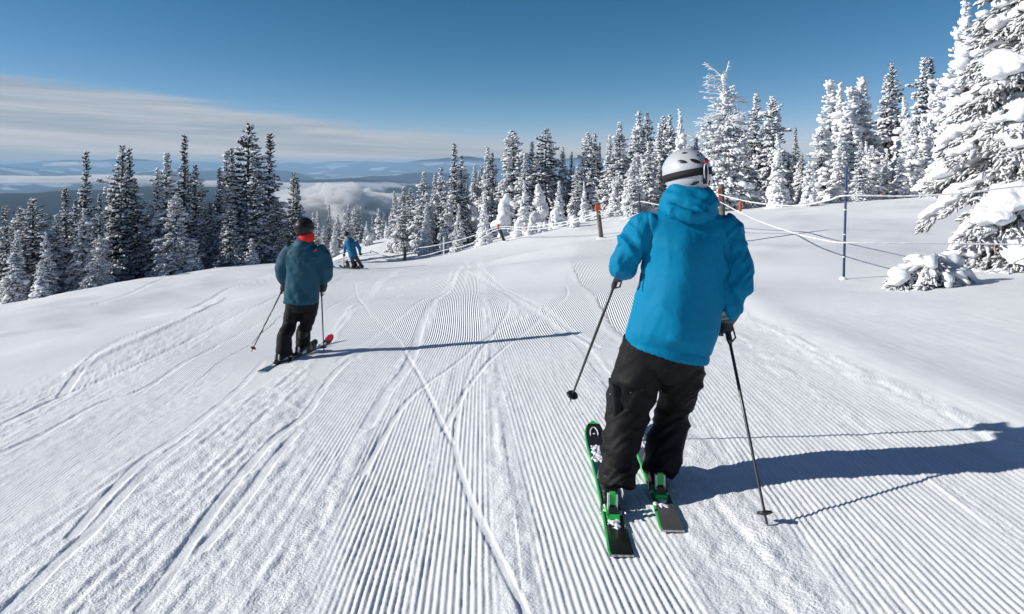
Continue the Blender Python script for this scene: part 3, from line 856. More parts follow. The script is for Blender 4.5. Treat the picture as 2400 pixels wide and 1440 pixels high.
RIGHT = [
    (926, 450, 54, 0.85, 'frost1', 'leftmost frosted fir of the right-hand forest'),
    (944, 438, 53, 0.9, 'frost0', 'second fir from the left end of the right forest'),
    (963, 442, 53, 0.9, 'frost2', 'rounded fir behind the lone wooden rope post'),
    (991, 404, 52, 0.9, 'frost0', 'dark-sided fir right of the lone wooden rope post'),
    (1018, 410, 54, 0.8, 'frost1', 'thin fir between two taller ones in the right forest'),
    (1032, 392, 55, 0.9, 'frost0', 'pale pointed fir left of the dark double spire'),
    (1064, 338, 50, 0.85, 'dark1', 'left tip of the dark double spire in the right forest'),
    (1080, 366, 50.5, 0.9, 'dark0', 'right tip of the dark double spire in the right forest'),
    (1050, 470, 47, 0.9, 'frost2', 'snow-clumped fir at the foot of the dark double spire'),
    (1000, 480, 48, 0.9, 'laden0', 'snow-clumped fir low beside the lone rope post'),
    (1074, 480, 44, 0.75, 'frost1', 'slim front fir just behind the thin rope pole'),
    (1113, 388, 60, 0.9, 'frost1', 'low fir in the dip right of the double spire'),
    (1128, 389, 60, 0.9, 'frost0', 'second low fir in the dip right of the double spire'),
    (1143, 347, 57, 0.85, 'frost1', 'dark-tipped fir standing over the shaded hollow'),
    (1154, 360, 57, 0.85, 'dark0', 'dark companion fir over the shaded hollow'),
    (1133, 452, 42, 0.72, 'laden1', 'slim snow-caked fir in front of the shaded hollow'),
    (1205, 308, 56, 1.15, 'frost2', 'large broad pale fir above the shaded hollow'),
    (1228, 360, 54, 0.8, 'frost1', 'small tip between two large firs above the hollow'),
    (1246, 334, 56, 0.8, 'frost0', 'narrow tip left of the leaning dark fir'),
    (1277, 303, 55, 1.05, 'dark2', 'big fir with a dark swept right side'),
    (1290, 350, 56, 1.0, 'dark0', 'dark lower fir under the swept side'),
    (1230, 425, 44, 0.8, 'laden1', 'front fir with a smooth snow dome on its shoulder'),
    (1320, 346, 56, 0.85, 'frost1', 'frosted fir right of the swept dark fir'),
    (1338, 356, 56, 0.75, 'dark1', 'thin dark spike right of the swept dark fir'),
    (1309, 425, 46, 0.85, 'laden0', 'low white fir in front of the swept dark fir'),
    (1352, 392, 47, 0.95, 'frost0', 'mid-height white fir left of the orange-topped post'),
    (1370, 428, 42, 0.7, 'laden1', 'thin white fir beside the orange-topped post'),
    (1380, 313, 55, 0.95, 'frost2', 'left crown of a broad fir behind the orange-topped post'),
    (1392, 314, 55.5, 0.9, 'frost0', 'right crown of a broad fir behind the orange-topped post'),
    (1403, 334, 56, 0.6, 'dark1', 'bare-looking thin spike behind the orange-topped post'),
    (1430, 318, 54, 0.85, 'frost1', 'pale fir left of the pair of pointed firs'),
    (1452, 287, 54, 0.95, 'frost0', 'pointed frosted fir, left of the dark pair'),
    (1494, 263, 55, 0.95, 'frost0', 'left one of the dark-tipped pair on the skyline'),
    (1521, 265, 55.5, 0.95, 'dark0', 'right one of the dark-tipped pair on the skyline'),
    (1440, 420, 43, 0.95, 'laden0', 'white front fir right of the orange-topped post'),
    (1475, 400, 44, 0.9, 'laden2', 'bulky white front fir before the dark-tipped pair'),
    (1515, 410, 42, 0.9, 'laden1', 'white front fir left of the white helmet'),
    (1555, 275, 52, 0.9, 'frost2', 'skyline fir above and left of the white helmet'),
    (1545, 300, 50, 0.9, 'frost1', 'fir tucked below the skyline left of the helmet'),
    (1598, 262, 46, 0.62, 'laden1', 'thin all-white spire directly above the helmet'),
    (1573, 270, 50, 0.85, 'frost0', 'grey fir left of the thin white spire'),
    (1630, 320, 46, 0.9, 'frost0', 'low fir between the thin white spire and the broken tree'),
    (1663, 268, 46, 0.8, 'dark1', 'dark tip peeping out left of the broken rime tree'),
    (1768, 222, 42, 0.95, 'frost0', 'dark-topped fir right of the broken rime tree'),
    (1812, 228, 41, 0.85, 'frost2', 'fir with outstretched side branches near the sky gap'),
    (1738, 300, 38, 1.1, 'frost2', 'wide frosted fir under the broken rime tree'),
    (1826, 318, 33, 0.85, 'laden1', 'snow-caked front fir standing alone before the sky gap'),
    (1866, 300, 46, 0.75, 'dark1', 'dark thin spike in the sky gap'),
    (1880, 360, 44, 0.9, 'dark0', 'short dark fir beneath the sky gap'),
    (1946, 190, 38, 0.85, 'laden0', 'tall white spire right of the sky gap'),
    (1974, 200, 37.5, 0.8, 'laden1', 'second white spire right of the sky gap'),
    (1996, 206, 37, 0.9, 'laden0', 'third white spire, above the blue pole'),
    (2024, 183, 38, 0.85, 'laden0', 'highest of the white spires by the blue pole'),
    (1925, 300, 35, 1.1, 'laden2', 'broad snow-caked fir left of the blue pole'),
    (2032, 335, 32, 0.75, 'laden1', 'small front fir just right of the blue pole'),
    (2076, 352, 33, 0.6, 'laden1', 'little thin fir in front of the dark fir'),
    (2095, 150, 42, 0.95, 'dark0', 'dark tall fir with shaded side right of the blue pole'),
    (2080, 188, 41, 0.9, 'frost0', 'frosted crown overlapping the dark tall fir'),
    (2118, 235, 39, 0.8, 'laden1', 'snow-domed fir right of the dark tall fir'),
    (2131, 278, 31, 0.85, 'laden0', 'white front fir with stacked snow clumps'),
    (2165, 138, 46, 0.85, 'frost0', 'left tip of the shaded twin fir on the right'),
    (2178, 136, 46.5, 0.85, 'dark1', 'right tip of the shaded twin fir on the right'),
    (2184, 210, 34, 0.75, 'laden1', 'white spire left of the large right-hand firs'),
    (2201, 186, 33, 0.8, 'laden0', 'white spire touching the large right-hand firs'),
    (2246, 66, 29, 0.85, 'laden0', 'tall white fir left of the nearest tree'),
    (2271, 10, 28, 0.8, 'laden1', 'tallest white spire, cut close to the top edge'),
    (2215, 320, 25, 0.95, 'laden2', 'bushy laden fir at the foot of the right-hand spires'),
    (2330, 60, 24, 0.9, 'laden0', 'white fir behind the nearest tree at the right edge'),
]
for a in RIGHT: plant(*a, group=GR)
SADDLE = [(722, 520, 62, .9, 'frost1'), (735, 500, 66, .8, 'frost0'), (746, 497, 68, .8, 'frost1'), (771, 480, 66, .7, 'dark1'), (792, 505, 70, .9, 'frost0'), (806, 495, 72, .8, 'frost1'),
          (815, 480, 70, .7, 'frost0'), (833, 486, 74, .8, 'frost2'), (846, 487, 74, .7, 'frost1'), (858, 520, 66, .8, 'laden1'), (872, 507, 70, .7, 'frost1'), (888, 490, 80, .8, 'frost0'), (899, 500, 80, .8, 'frost1'), (760, 530, 64, .9, 'frost2'), (905, 520, 66, .8, 'laden1'), (783, 530, 60, .8, 'laden0')]
ORD = 'first second third fourth fifth sixth seventh eighth ninth tenth eleventh twelfth thirteenth fourteenth fifteenth sixteenth'.split()
for k, a in enumerate(sorted(SADDLE)): plant(*a, ORD[k] + ' from the left of the small frosted firs in the low saddle', 'firs in the low saddle')
rs_ = random.Random(5)
for k in range(62):                        # the close-set rows that only fill the gaps of the forest
    x = rs_.uniform(930, 2380)
    ref = np.interp(x, [930, 1060, 1200, 1300, 1500, 1650, 1760, 1870, 1950, 2100, 2200, 2300, 2400], [460, 410, 395, 385, 350, 330, 320, 400, 300, 270, 230, 120, 60])
    D = np.interp(x, [930, 1300, 1700, 2100, 2400], [60, 60, 50, 44, 33]) + rs_.uniform(-3, 10)
    plant(x, ref + rs_.uniform(0, 75), D, rs_.uniform(.8, 1.05), rs_.choice(['frost0', 'frost1', 'frost2', 'dark0', 'laden0', 'laden1'] if x > 1850 else ['frost0', 'frost1', 'frost2', 'dark0', 'dark1']),
          'frosted fir half hidden in the close-set rows of the right forest', 'half-hidden firs of the right forest')
for k in range(26):
    x = rs_.uniform(-40, 690); D = rs_.uniform(44, 56)
    plant(x, np.interp(x, [-40, 200, 400, 690], [520, 480, 450, 440]) + rs_.uniform(0, 80), D, rs_.uniform(.85, 1.1), rs_.choice(['dark0', 'dark1', 'dark2']),
          'dark fir half hidden behind the left tree line', 'half-hidden firs of the left group')

for k in range(34):
    x = rs_.uniform(1480, 2230); D = rs_.uniform(38, 52)
    plant(x, np.interp(x, [1480, 1560, 1660, 1760, 1850, 1880, 1930, 2060, 2150, 2230], [330, 330, 350, 300, 330, 400, 290, 230, 230, 180]) + rs_.uniform(0, 60), D, rs_.uniform(.85, 1.1), rs_.choice(['frost0', 'frost1', 'frost2', 'laden0', 'laden1']),
          'frosted fir half hidden in the close-set rows of the right forest', 'half-hidden firs of the right forest')
for k in range(22):
    x = rs_.uniform(1885, 2300); D = rs_.uniform(30, 40)
    plant(x, np.interp(x, [1885, 1950, 2100, 2300], [380, 300, 300, 200]) + rs_.uniform(0, 110), D, rs_.uniform(.8, 1.0), rs_.choice(['laden0', 'laden1', 'laden2', 'frost0']),
          'snow-caked fir crowded among the white spires at the right', 'crowded firs behind the blue pole')

# saplings buried into smooth snow ghosts
def ghost(x, ytop, D, wpx, seed, label):
    X = (x - 1200) / F * D; g = gz(X, D); H = max(0.5, -(ytop - HY) / F * D - g); r = wpx / F * D / 2
    e = bpy.data.objects.new('buried_sapling', None); COL.objects.link(e); e.location = (X, D, g - 0.1)
    tag(e, label, 'tree', 'snow-buried saplings behind the ropes')
    rs = np.random.RandomState(seed); b = MB(); n = 9
    for k in range(n):
        t = k / (n - 1)
        rr_ = r * (1.0 - 0.42 * t) * (0.55 + 0.5 * rs.rand())
        b.ell((rs.normal(0, 0.38) * r * (1 - 0.6 * t), rs.normal(0, 0.38) * r * (1 - 0.6 * t), H * (0.05 + 0.80 * t)), (rr_, rr_ * 0.95, H * 0.15), 14, 9)
    V, N, Q = remesh(b, max(0.05, r * 0.11), 6)
    V += N * (0.16 * r * fbm3(V * 2.6 / r, 3, seed))[:, None]
    mk('snow_cover', mesh_np('ghost_snow', V, Q), SNOW_T, e)['kind'] = 'stuff'
    m = 90
    P = []; D_ = []
    for k in range(m):
        a = rs.rand() * 6.28; t = rs.rand() * 0.85
        o = np.array([math.cos(a), math.sin(a), -0.4]); P.append(np.array([math.cos(a), math.sin(a), 0]) * r * (0.92 - 0.45 * t) + np.array([0, 0, H * (0.06 + 0.8 * t)])); D_.append(o)
    V, Fc = inst((ICO0[0] * (0.5 + 0.8 * rs.rand(12))[:, None], ICO0[1]), frames(np.array(D_)) * (np.array([0.16, 0.09, 0.07]) * r * 1.1)[None, None], np.array(P))
    mk('crown', mesh_np('ghost_crown', V, Fc, False), NM_MID, e)
    b = MB(); b.tube([(0, 0, -0.3), (0, 0, H * 0.8)], [0.05, 0.02], 6)
    b.build('trunk', BARK, e)
for a in ((1213, 512, 40, 26, 1, 'waist-high snow-buried sapling left of the pair by the rope'),
          (1247, 505, 39, 28, 2, 'tallest of the snow-buried saplings behind the double rope'),
          (1277, 515, 39, 22, 3, 'low rounded snow ghost right of the tallest buried sapling'),
          (1302, 484, 40, 40, 4, 'lumpy snow-buried sapling under the white forest edge'),
          (1185, 450, 48, 50, 5, 'bent snow-draped tree drooping over the shaded hollow'),
          (1262, 425, 50, 40, 6, 'smooth snow dome high in front of the swept dark fir'),
          (1345, 500, 38, 34, 7, 'snow ghost just left of the orange-topped post'),
          (1500, 440, 40, 50, 8, 'big smooth snow hummock left of the white helmet'),
          (1105, 470, 52, 40, 9, 'snow-draped hummock at the edge of the hollow'),
          (862, 548, 60, 30, 10, 'snow-plastered stump right of the farthest skier'),
          (2000, 440, 34, 60, 11, 'low snow mound under the white spires by the blue pole'),
          (1945, 455, 34, 50, 12, 'small snow mound left of the blue pole')):
    ghost(*a)

# the rimed tree with a broken top
def broken_tree():
    D = 36.0; X = (1700 - 1200) / F * D; g = gz(X, D)
    e = bpy.data.objects.new('rime_tree', None); COL.objects.link(e); e.location = (X, D, g - 0.1)
    tag(e, 'rime-crusted broken-topped tree with bare branches combed to the left', 'tree', None)
    top = -(145 - HY) / F * D - g
    v = fir_meshes('rime', 91, H=top, Rr=1.75, nwh=44, power=1.15, spire=0.16, snow=0.9, blob=0.95, nmat=NM_RIME, lumps=0.02, droop=0.25, top_cut=0.83)
    mk('crown', v['crown'], None, e); mk('snow_cover', v['snow'], None, e)
    rime = mat('rime_ice', (0.80, 0.82, 0.85), 0.7, 0.2, bump=(30, 0.6, 0.02), vary=(9, 0.12))
    b = MB()
    b.tube([(0, 0, -0.5), (0, 0, 1.0), (0.02, 0, top * 0.5), (-0.02, 0, top * 0.72), (-0.08, 0, top * 0.86), (-0.10, 0, top * 0.93)], [0.22, 0.2, 0.16, 0.14, 0.12, 0.06], 10)
    for k in range(26):
        t = 0.60 + 0.33 * k / 25.0; rr0 = np.random.RandomState(k)
        b.ell((-0.04 - 0.08 * (t - 0.6) / 0.33 + rr0.normal(0, .05), rr0.normal(0, .05), top * t), (0.10 + 0.07 * rr0.rand(), 0.10 + 0.06 * rr0.rand(), 0.13 + 0.10 * rr0.rand()), 10, 7)
    Vt, Nt, Qt = remesh(b, 0.04, 2)
    Vt += Nt * (0.06 * fbm3(Vt * 9, 3, 3))[:, None]
    mk('trunk', mesh_np('rime_trunk', Vt, Qt), rime, e)
    rs = np.random.RandomState(4)
    def limb(p0, d, L, r, kids, cur):
        bb = MB(); pts = [np.array(p0, float)]; dd = np.array(d, float); dd /= np.linalg.norm(dd)
        n = 6
        for k in range(n):
            dd = dd + np.array(cur) / n + rs.normal(0, 0.06, 3); dd /= np.linalg.norm(dd)
            pts.append(pts[-1] + dd * L / n)
        bb.tube(pts, list(np.linspace(r, r * 0.45, n + 1)), 6)
        for k in range(kids):
            i = rs.randint(2, n); s = dd + rs.normal(0, 0.75, 3); s[2] = abs(s[2]) * 0.5 - 0.1; s /= np.linalg.norm(s)
            l2 = L * (0.18 + 0.2 * rs.rand()); q = pts[i]
            bb.tube([q, q + s * l2 * 0.5, q + s * l2 + np.array([0, 0, -0.03])], [r * 0.55, r * 0.45, r * 0.25], 5)
        bb.build('bare_branch', rime, e)
    limb((-0.10, 0, top * 0.90), (-0.75, -0.1, 0.9), 1.15, 0.055, 7, (-0.2, 0, 0.1))
    limb((-0.08, 0, top * 0.90), (0.30, 0, 1.0), 0.95, 0.05, 5, (0.1, 0, 0.3))
    for k in range(18):
        t = 0.60 + 0.32 * (k / 17.0)
        limb((-0.06, 0, top * t), (-1, rs.normal(0, 0.45), 0.05 + 0.2 * rs.rand()), 0.75 + 0.65 * rs.rand(), 0.032, 7, (-0.1, 0, -0.25 + 0.5 * rs.rand()))
    for k in range(7):
        t = 0.55 + 0.27 * (k / 6.0)
        limb((0.05, 0, top * t), (1, rs.normal(0, 0.4), 0.35), 0.7 + 0.75 * rs.rand(), 0.034, 8, (0.1, 0, -0.9))
    for k in range(16):
        t = 0.30 + 0.35 * rs.rand(); a = rs.uniform(2.2, 5.6)
        limb((0, 0, top * t), (math.cos(a), math.sin(a), 0.0), 1.2 + 0.8 * rs.rand(), 0.034, 9, (0, 0, -0.5))
broken_tree()

def boughs(e, org, specs, rs):
    finger = MB(); finger.tube([(0, 0, 0), (0.6, 0, 0.02), (1.0, 0, -0.02)], [0.15, 0.20, 0.06], 4)
    FV = finger.V(); FF = []
    for f in finger.f:
        for k in range(1, len(f) - 1): FF.append((f[0], f[k], f[k + 1]))
    FB = (FV, np.array(FF))
    for z, a, ln, dr, pil in specs:
        ar = R(a); o = np.array([math.cos(ar), math.sin(ar), 0]); sd = np.array([-o[1], o[0], 0])
        def at(f, lat=0.0):
            return o * ln * f + sd * lat + np.array([0, 0, z + ln * (0.10 * f - dr * f * f * 1.25) - 0.25 * abs(lat) ** 1.3])
        Pn = []; Dn = []; Sn = []
        m = int(20 + 54 * ln)
        for k in range(m):
            f = 0.18 + 0.84 * rs.rand() ** 0.8; wd = ln * 0.26 * math.sin(min(1.0, f * 1.02) * 2.75) ** 0.8 + 0.05
            lat = rs.uniform(-1, 1) * wd
            p = at(f, lat) + np.array([0, 0, -0.05 - 0.12 * rs.rand()])
            Pn.append(p); Dn.append(o * (0.5 + 0.5 * f) + sd * (lat / (wd + 1e-3)) * 0.8 + np.array([0, 0, -0.55 - 0.7 * rs.rand()])); Sn.append(0.085 + 0.085 * rs.rand())
        Pn = np.array(Pn); Dn = np.array(Dn); Sn = np.array(Sn)
        # twigs branch again into short fingers
        P2 = np.repeat(Pn, 3, 0) + np.repeat(Dn, 3, 0) * (np.tile([0.0, 0.3, 0.5], len(Pn)) * np.repeat(Sn, 3))[:, None]
        D2 = np.repeat(Dn, 3, 0) + rs.normal(0, 0.6, (len(Pn) * 3, 3)); S2 = np.repeat(Sn, 3) * rs.uniform(0.65, 1.1, len(Pn) * 3)
        V, Fc = inst(FB, frames(D2) * (np.array([1.0, 0.95, 0.95])[None, None] * S2[:, None, None]), P2)
        limbs = MB(); limbs.tube([at(0), at(0.4), at(0.75), at(0.98)], [0.05, 0.04, 0.025, 0.012], 6)
        LF = []
        for f in limbs.f:
            for k in range(1, len(f) - 1): LF.append((f[0], f[k], f[k + 1]))
        V, Fc = join([(V, Fc), (limbs.V(), np.array(LF))])
        br = mk('branch', mesh_np('branch', V, Fc, True), NM_NEAR, e)
        # the pillow
        pb = MB(); q = max(6, int(ln * 6.0))
        for k in range(q):
            f = 0.30 + 0.72 * (k + 0.5) / q; wd = ln * 0.20 * math.sin(min(1.0, f) * 2.7) ** 0.8 + 0.06
            for lat in ((-0.62, 0.05, 0.62) if wd > 0.22 else (0.0,)):
                if rs.rand() < 0.14: continue
                rr_ = (0.075 + 0.085 * rs.rand()) * (0.70 + 0.36 * pil) * min(1.0, 0.6 + wd * 1.3)
                pb.ell(at(f, lat * wd + rs.normal(0, 0.03)) + np.array([0, 0, 0.05 * pil]), (rr_ * 1.25, rr_ * 1.2, rr_ * (0.50 + 0.22 * pil)), 12, 8)
        if pb.n == 0: continue
        vox = 0.046
        V, N, Q = remesh(pb, vox, 5)
        V += N * (0.075 * fbm3(V * 5.0 + org, 3, 7))[:, None]
        mk('snow_pillow', mesh_np('snow_pillow', V, Q), SNOW_T, br)

# the nearest fir: every bough carries its own pillow of snow
def near_fir():
    D = 11.6; X = (2462 - 1200) / F * D; g = gz(X, D)
    org = np.array([X, D, g - 0.1]); H = 6.7
    e = bpy.data.objects.new('fir_tree', None); COL.objects.link(e); e.location = org
    tag(e, 'nearest big fir at the right edge, boughs buried under thick snow pillows', 'tree', None)
    b = MB(); b.tube([(0, 0, -0.5), (0, 0, 2), (0, 0, 5), (0, 0, H)], [0.26, 0.22, 0.13, 0.03], 12); b.build('trunk', BARK, e)
    rs = np.random.RandomState(12)
    specs = []
    # boughs set by hand on the side that shows: (height, azimuth deg, length, droop, pillow)
    specs += [(0.42, 214, 2.65, 0.36, 0.8), (0.36, 234, 2.6, 0.34, 0.9), (0.24, 226, 3.15, 0.24, 0.8), (0.22, 238, 3.25, 0.24, 0.8), (1.0, 196, 1.85, 0.40, 1.0), (1.0, 222, 1.95, 0.40, 0.9), (1.05, 250, 2.0, 0.36, 1.0), (0.8, 182, 1.9, 0.4, 0.9), (0.6, 262, 2.2, 0.42, 0.9), (1.5, 210, 1.9, 0.35, 1.3), (1.5, 238, 1.8, 0.4, 0.8)]
    z = 1.6
    while z < H - 0.3:
        t = z / H; r = 1.85 * (1 - t) ** 0.80 + 0.18
        n = 8 if t < 0.6 else 6
        a0 = rs.rand() * 360
        for j in range(n):
            a = (a0 + j * 360 / n + rs.normal(0, 12)) % 360
            if 20 < a < 120 and t < 0.8: continue           # the far side of the crown never shows
            specs.append((z + rs.normal(0, 0.10), a, r * (0.70 + 0.45 * rs.rand()), 0.34 * (1 - 0.5 * t) + 0.16 * rs.rand(), 0.35 + 0.85 * rs.rand() ** 1.5))
        z += 0.30 - 0.10 * t
    boughs(e, org, specs, rs)
near_fir()

def buried_fir():
    p = gpx(2190, 668); X, D = p; g = gz(X, D); org = np.array([X, D, g - 0.05])
    e = bpy.data.objects.new('fir_tree', None); COL.objects.link(e); e.location = org
    tag(e, 'half-buried young fir poking through the snow under the lower rope at right', 'tree')
    b = MB(); b.tube([(0, 0, -0.3), (0.05, 0.02, 0.45)], [0.04, 0.015], 8); b.build('trunk', BARK, e)
    boughs(e, org, [(0.32, 168, 0.62, 0.42, 0.75), (0.36, 195, 0.70, 0.42, 0.7), (0.26, 222, 0.52, 0.40, 0.6), (0.30, 262, 0.50, 0.45, 0.7), (0.26, 300, 0.60, 0.50, 0.75), (0.32, 335, 0.55, 0.45, 0.7), (0.40, 20, 0.5, 0.3, 0.7), (0.42, 110, 0.5, 0.3, 0.7), (0.45, 230, 0.38, 0.3, 0.7)], np.random.RandomState(77))
buried_fir()

# ------------------------------------------------------------------ skiers
SKIN = mat('skin', (0.55, 0.36, 0.27), 0.55, 0.4)
BLACKP = mat('black_plastic', (0.018, 0.018, 0.020), 0.35, 0.5)
BLACKC = mat('black_trouser_cloth', (0.0080, 0.0078, 0.0088), 0.68, 0.20, bump=(24, 0.5, 0.010), vary=(5, 0.25))
GREYC = mat('grey_trouser_cloth', (0.055, 0.055, 0.060), 0.7, 0.3, bump=(200, 0.2, 0.002))
BLUEJ = mat('bright_blue_shell', (0.001, 0.185, 0.345), 0.65, 0.10, bump=(20, 0.5, 0.010), vary=(3, 0.05))
BLUEJ2 = mat('mid_blue_shell', (0.004, 0.125, 0.26), 0.6, 0.3)
TEALJ = mat('teal_shell', (0.012, 0.070, 0.112), 0.65, 0.25, bump=(14, 0.5, 0.014), vary=(4, 0.06))
GLOVE = mat('glove_leather', (0.035, 0.033, 0.032), 0.6, 0.4, bump=(90, 0.4, 0.003))
GLOVEG = mat('glove_cuff_cloth', (0.12, 0.115, 0.11), 0.8, 0.2, bump=(120, 0.4, 0.003))
WHITEH = mat('white_helmet_shell', (0.50, 0.52, 0.54), 0.36, 0.5, coat=0.3)
BLACKH = mat('black_helmet_shell', (0.014, 0.014, 0.016), 0.45, 0.3)
STRAP = mat('elastic_strap', (0.022, 0.020, 0.022), 0.75, 0.2, bump=(300, 0.3, 0.001))
GREEN = mat('green_ski_edge', (0.03, 0.62, 0.10), 0.35, 0.5)
SKIB = mat('black_ski_top', (0.016, 0.018, 0.018), 0.22, 0.5, coat=0.3, vary=(14, 0.4))
SKIG = mat('grey_ski_top', (0.10, 0.10, 0.095), 0.3, 0.5, coat=0.3, vary=(8, 0.2))
REDP = mat('red_plastic', (0.45, 0.012, 0.025), 0.4, 0.5)
REDC = mat('red_knit', (0.72, 0.035, 0.03), 0.9, 0.1)
WHITEP = mat('white_plastic', (0.72, 0.74, 0.74), 0.4, 0.5)
ALU = mat('pole_alloy', (0.045, 0.047, 0.052), 0.32, 0.5, metal=0.3)
BOOT = mat('boot_shell', (0.018, 0.018, 0.020), 0.5, 0.35)
CARD = mat('grey_card', (0.36, 0.37, 0.36), 0.5, 0.4)
STEEL = mat('steel_edge', (0.45, 0.46, 0.47), 0.3, 0.5, metal=0.8)

def wrinkled(mb, vox, it, layers, name, matl, parent, origin, extra=None):
    V, N, Q = remesh(mb, vox, it)
    d = np.zeros(len(V))
    for fn in layers: d += fn(V, N)
    V2 = V + N * d[:, None]
    if extra is not None: V2 = extra(V2)
    return mk(name, mesh_np(name, V2 - origin, Q), matl, parent)
def folds(axis_freq, amp, seed, shear=(0, 0, 0), ridged=True, maskf=None):
    """cloth folds: axis_freq per world axis, sheared so that they run at a slant"""
    def fn(V, N):
        q = V.copy(); q[:, 2] = q[:, 2] + shear[0] * V[:, 0] + shear[1] * V[:, 1]
        q = q + 0.05 * np.stack([vn3(V * 7, seed + 1), vn3(V * 7, seed + 2), vn3(V * 7, seed + 3)], 1)
        n = vn3(q * np.asarray(axis_freq), seed)
        if ridged: n = 0.5 - np.abs(n) * 2.2
        r = amp * n
        if maskf is not None: r = r * maskf(V)
        return r
    return fn

def helmet(parent, origin, c, yaw, roll, pitch, s, shell, vents, goggle):
    Rm = np.array(Matrix.Rotation(yaw, 3, 'Z') @ Matrix.Rotation(pitch, 3, 'X') @ Matrix.Rotation(roll, 3, 'Y'))
    rx, ry, rz = 0.124 * s, 0.150 * s, 0.132 * s
    def pt(th, ph, k=1.0):          # th from the crown, ph = 0 at the back, positive to the right
        return np.array([math.sin(th) * math.sin(ph) * rx * k, -math.sin(th) * math.cos(ph) * ry * k, math.cos(th) * rz * k])
    def lim(ph):
        b = 0.5 + 0.5 * math.cos(ph)
        return R(94) + R(40) * b + R(26) * math.exp(-((abs(ph) - 1.6) / 0.6) ** 2)
    nu, nv = 48, 20; V = []; Fs = []
    for lay, k in ((0, 1.0), (1, 0.93)):
        for i in range(nv + 1):
            for j in range(nu):
                ph = -math.pi + 2 * math.pi * j / nu; th = lim(ph) * max(i, 0.02) / nv
                kk = k
                if lay == 0:
                    kk *= 1 + 0.018 * math.exp(-((th - 1.28 + 0.1 * math.cos(ph)) / 0.07) ** 2) - 0.012 * math.exp(-((th - 1.55) / 0.12) ** 2)
                    kk *= 1 + 0.012 * math.cos(4 * ph) * math.sin(th) ** 2 * math.exp(-((th - 0.8) / 0.4) ** 2)
                V.append(pt(th, ph, kk))
    o2 = (nv + 1) * nu
    for i in range(nv):
        for j in range(nu):
            k = (j + 1) % nu; a, b_, c_, d = i * nu + j, i * nu + k, (i + 1) * nu + k, (i + 1) * nu + j
            Fs.append((a, d, c_, b_)); Fs.append((o2 + a, o2 + b_, o2 + c_, o2 + d))
    for j in range(nu):
        k = (j + 1) % nu; a = nv * nu
        Fs.append((a + j, o2 + a + j, o2 + a + k, a + k))
    def W_(v): return np.asarray(v) @ Rm.T + c - origin
    h = mk('helmet', mesh_np('helmet', W_(V), Fs), shell, parent)
    for th, ph, a, b_, tw in vents:
        p = pt(th, ph, 1.0); n = p / np.array([rx, ry, rz]) ** 2; n /= np.linalg.norm(n)
        e1 = np.cross((0, 0, 1), n); e1 /= np.linalg.norm(e1); e2 = np.cross(n, e1)
        u = e1 * math.cos(tw) + e2 * math.sin(tw); v = -e1 * math.sin(tw) + e2 * math.cos(tw)
        m = MB(); m.ell((0, 0, 0), (a * s, b_ * s, 0.005 * s), 14, 8)
        q = m.V(); q[:, 1] *= (1 - (q[:, 0] / (a * s)) ** 2 * 0.35)
        q = q[:, :1] * u + q[:, 1:2] * v + q[:, 2:] * n + p
        mk('vent', mesh_np('vent', W_(q), m.f), BLACKP, h)
    # goggle strap
    sv = []; sf = []; n = 44
    for j in range(n + 1):
        ph = -2.3 + 4.6 * j / n
        mid = R(81) + R(30) * (1 - math.cos(ph)) * 0.5 * (1.15 if ph < 0 else 0.8)
        for th, k in ((mid - 0.15, 1.030), (mid + 0.15, 1.030), (mid + 0.15, 0.985), (mid - 0.15, 0.985)):
            sv.append(pt(th, ph, k))
    for j in range(n):
        for q in range(4):
            r = (q + 1) % 4; sf.append((j * 4 + q, j * 4 + r, j * 4 + 4 + r, j * 4 + 4 + q))
    st = mk('goggle_strap', mesh_np('goggle_strap', W_(sv), sf), STRAP, h)
    if goggle:
        m = MB()
        for ph in np.linspace(-2.75, -2.2, 5): pass
        m.ell((0, ry * 0.92, -0.03 * s), (0.088 * s, 0.035 * s, 0.048 * s), 20, 12)
        mk('goggles', mesh_np('goggles', W_(m.V()), m.f), BLACKP, h)
        if s < 0.98: return h
        # clip that holds the strap at the back
        m = MB(); bk = pt(R(82), 0.0, 1.045)
        m.box(bk + np.array([0, 0, -0.004]), (0.020 * s, 0.010 * s, 0.125 * s)); cl = mk('strap_clip', mesh_np('strap_clip', W_(m.V()), m.f), BLACKP, h)
        m = MB(); m.tube([bk + np.array([x * s, -0.008 * s, z * s]) for x, z in ((-.010, -.035), (-.013, .0), (-.009, .036), (0, .045), (.009, .036), (.013, 0), (.010, -.035))], 0.0028 * s, 6)
        mk('clip_loop', mesh_np('clip_loop', W_(m.V()), m.f), WHITEP, cl)
        m = MB(); m.ell(bk + np.array([0, -0.004 * s, 0.052 * s]), (0.012 * s, 0.007 * s, 0.014 * s), 12, 8)
        mk('clip_button', mesh_np('clip_button', W_(m.V()), m.f), REDP, cl)
    return h

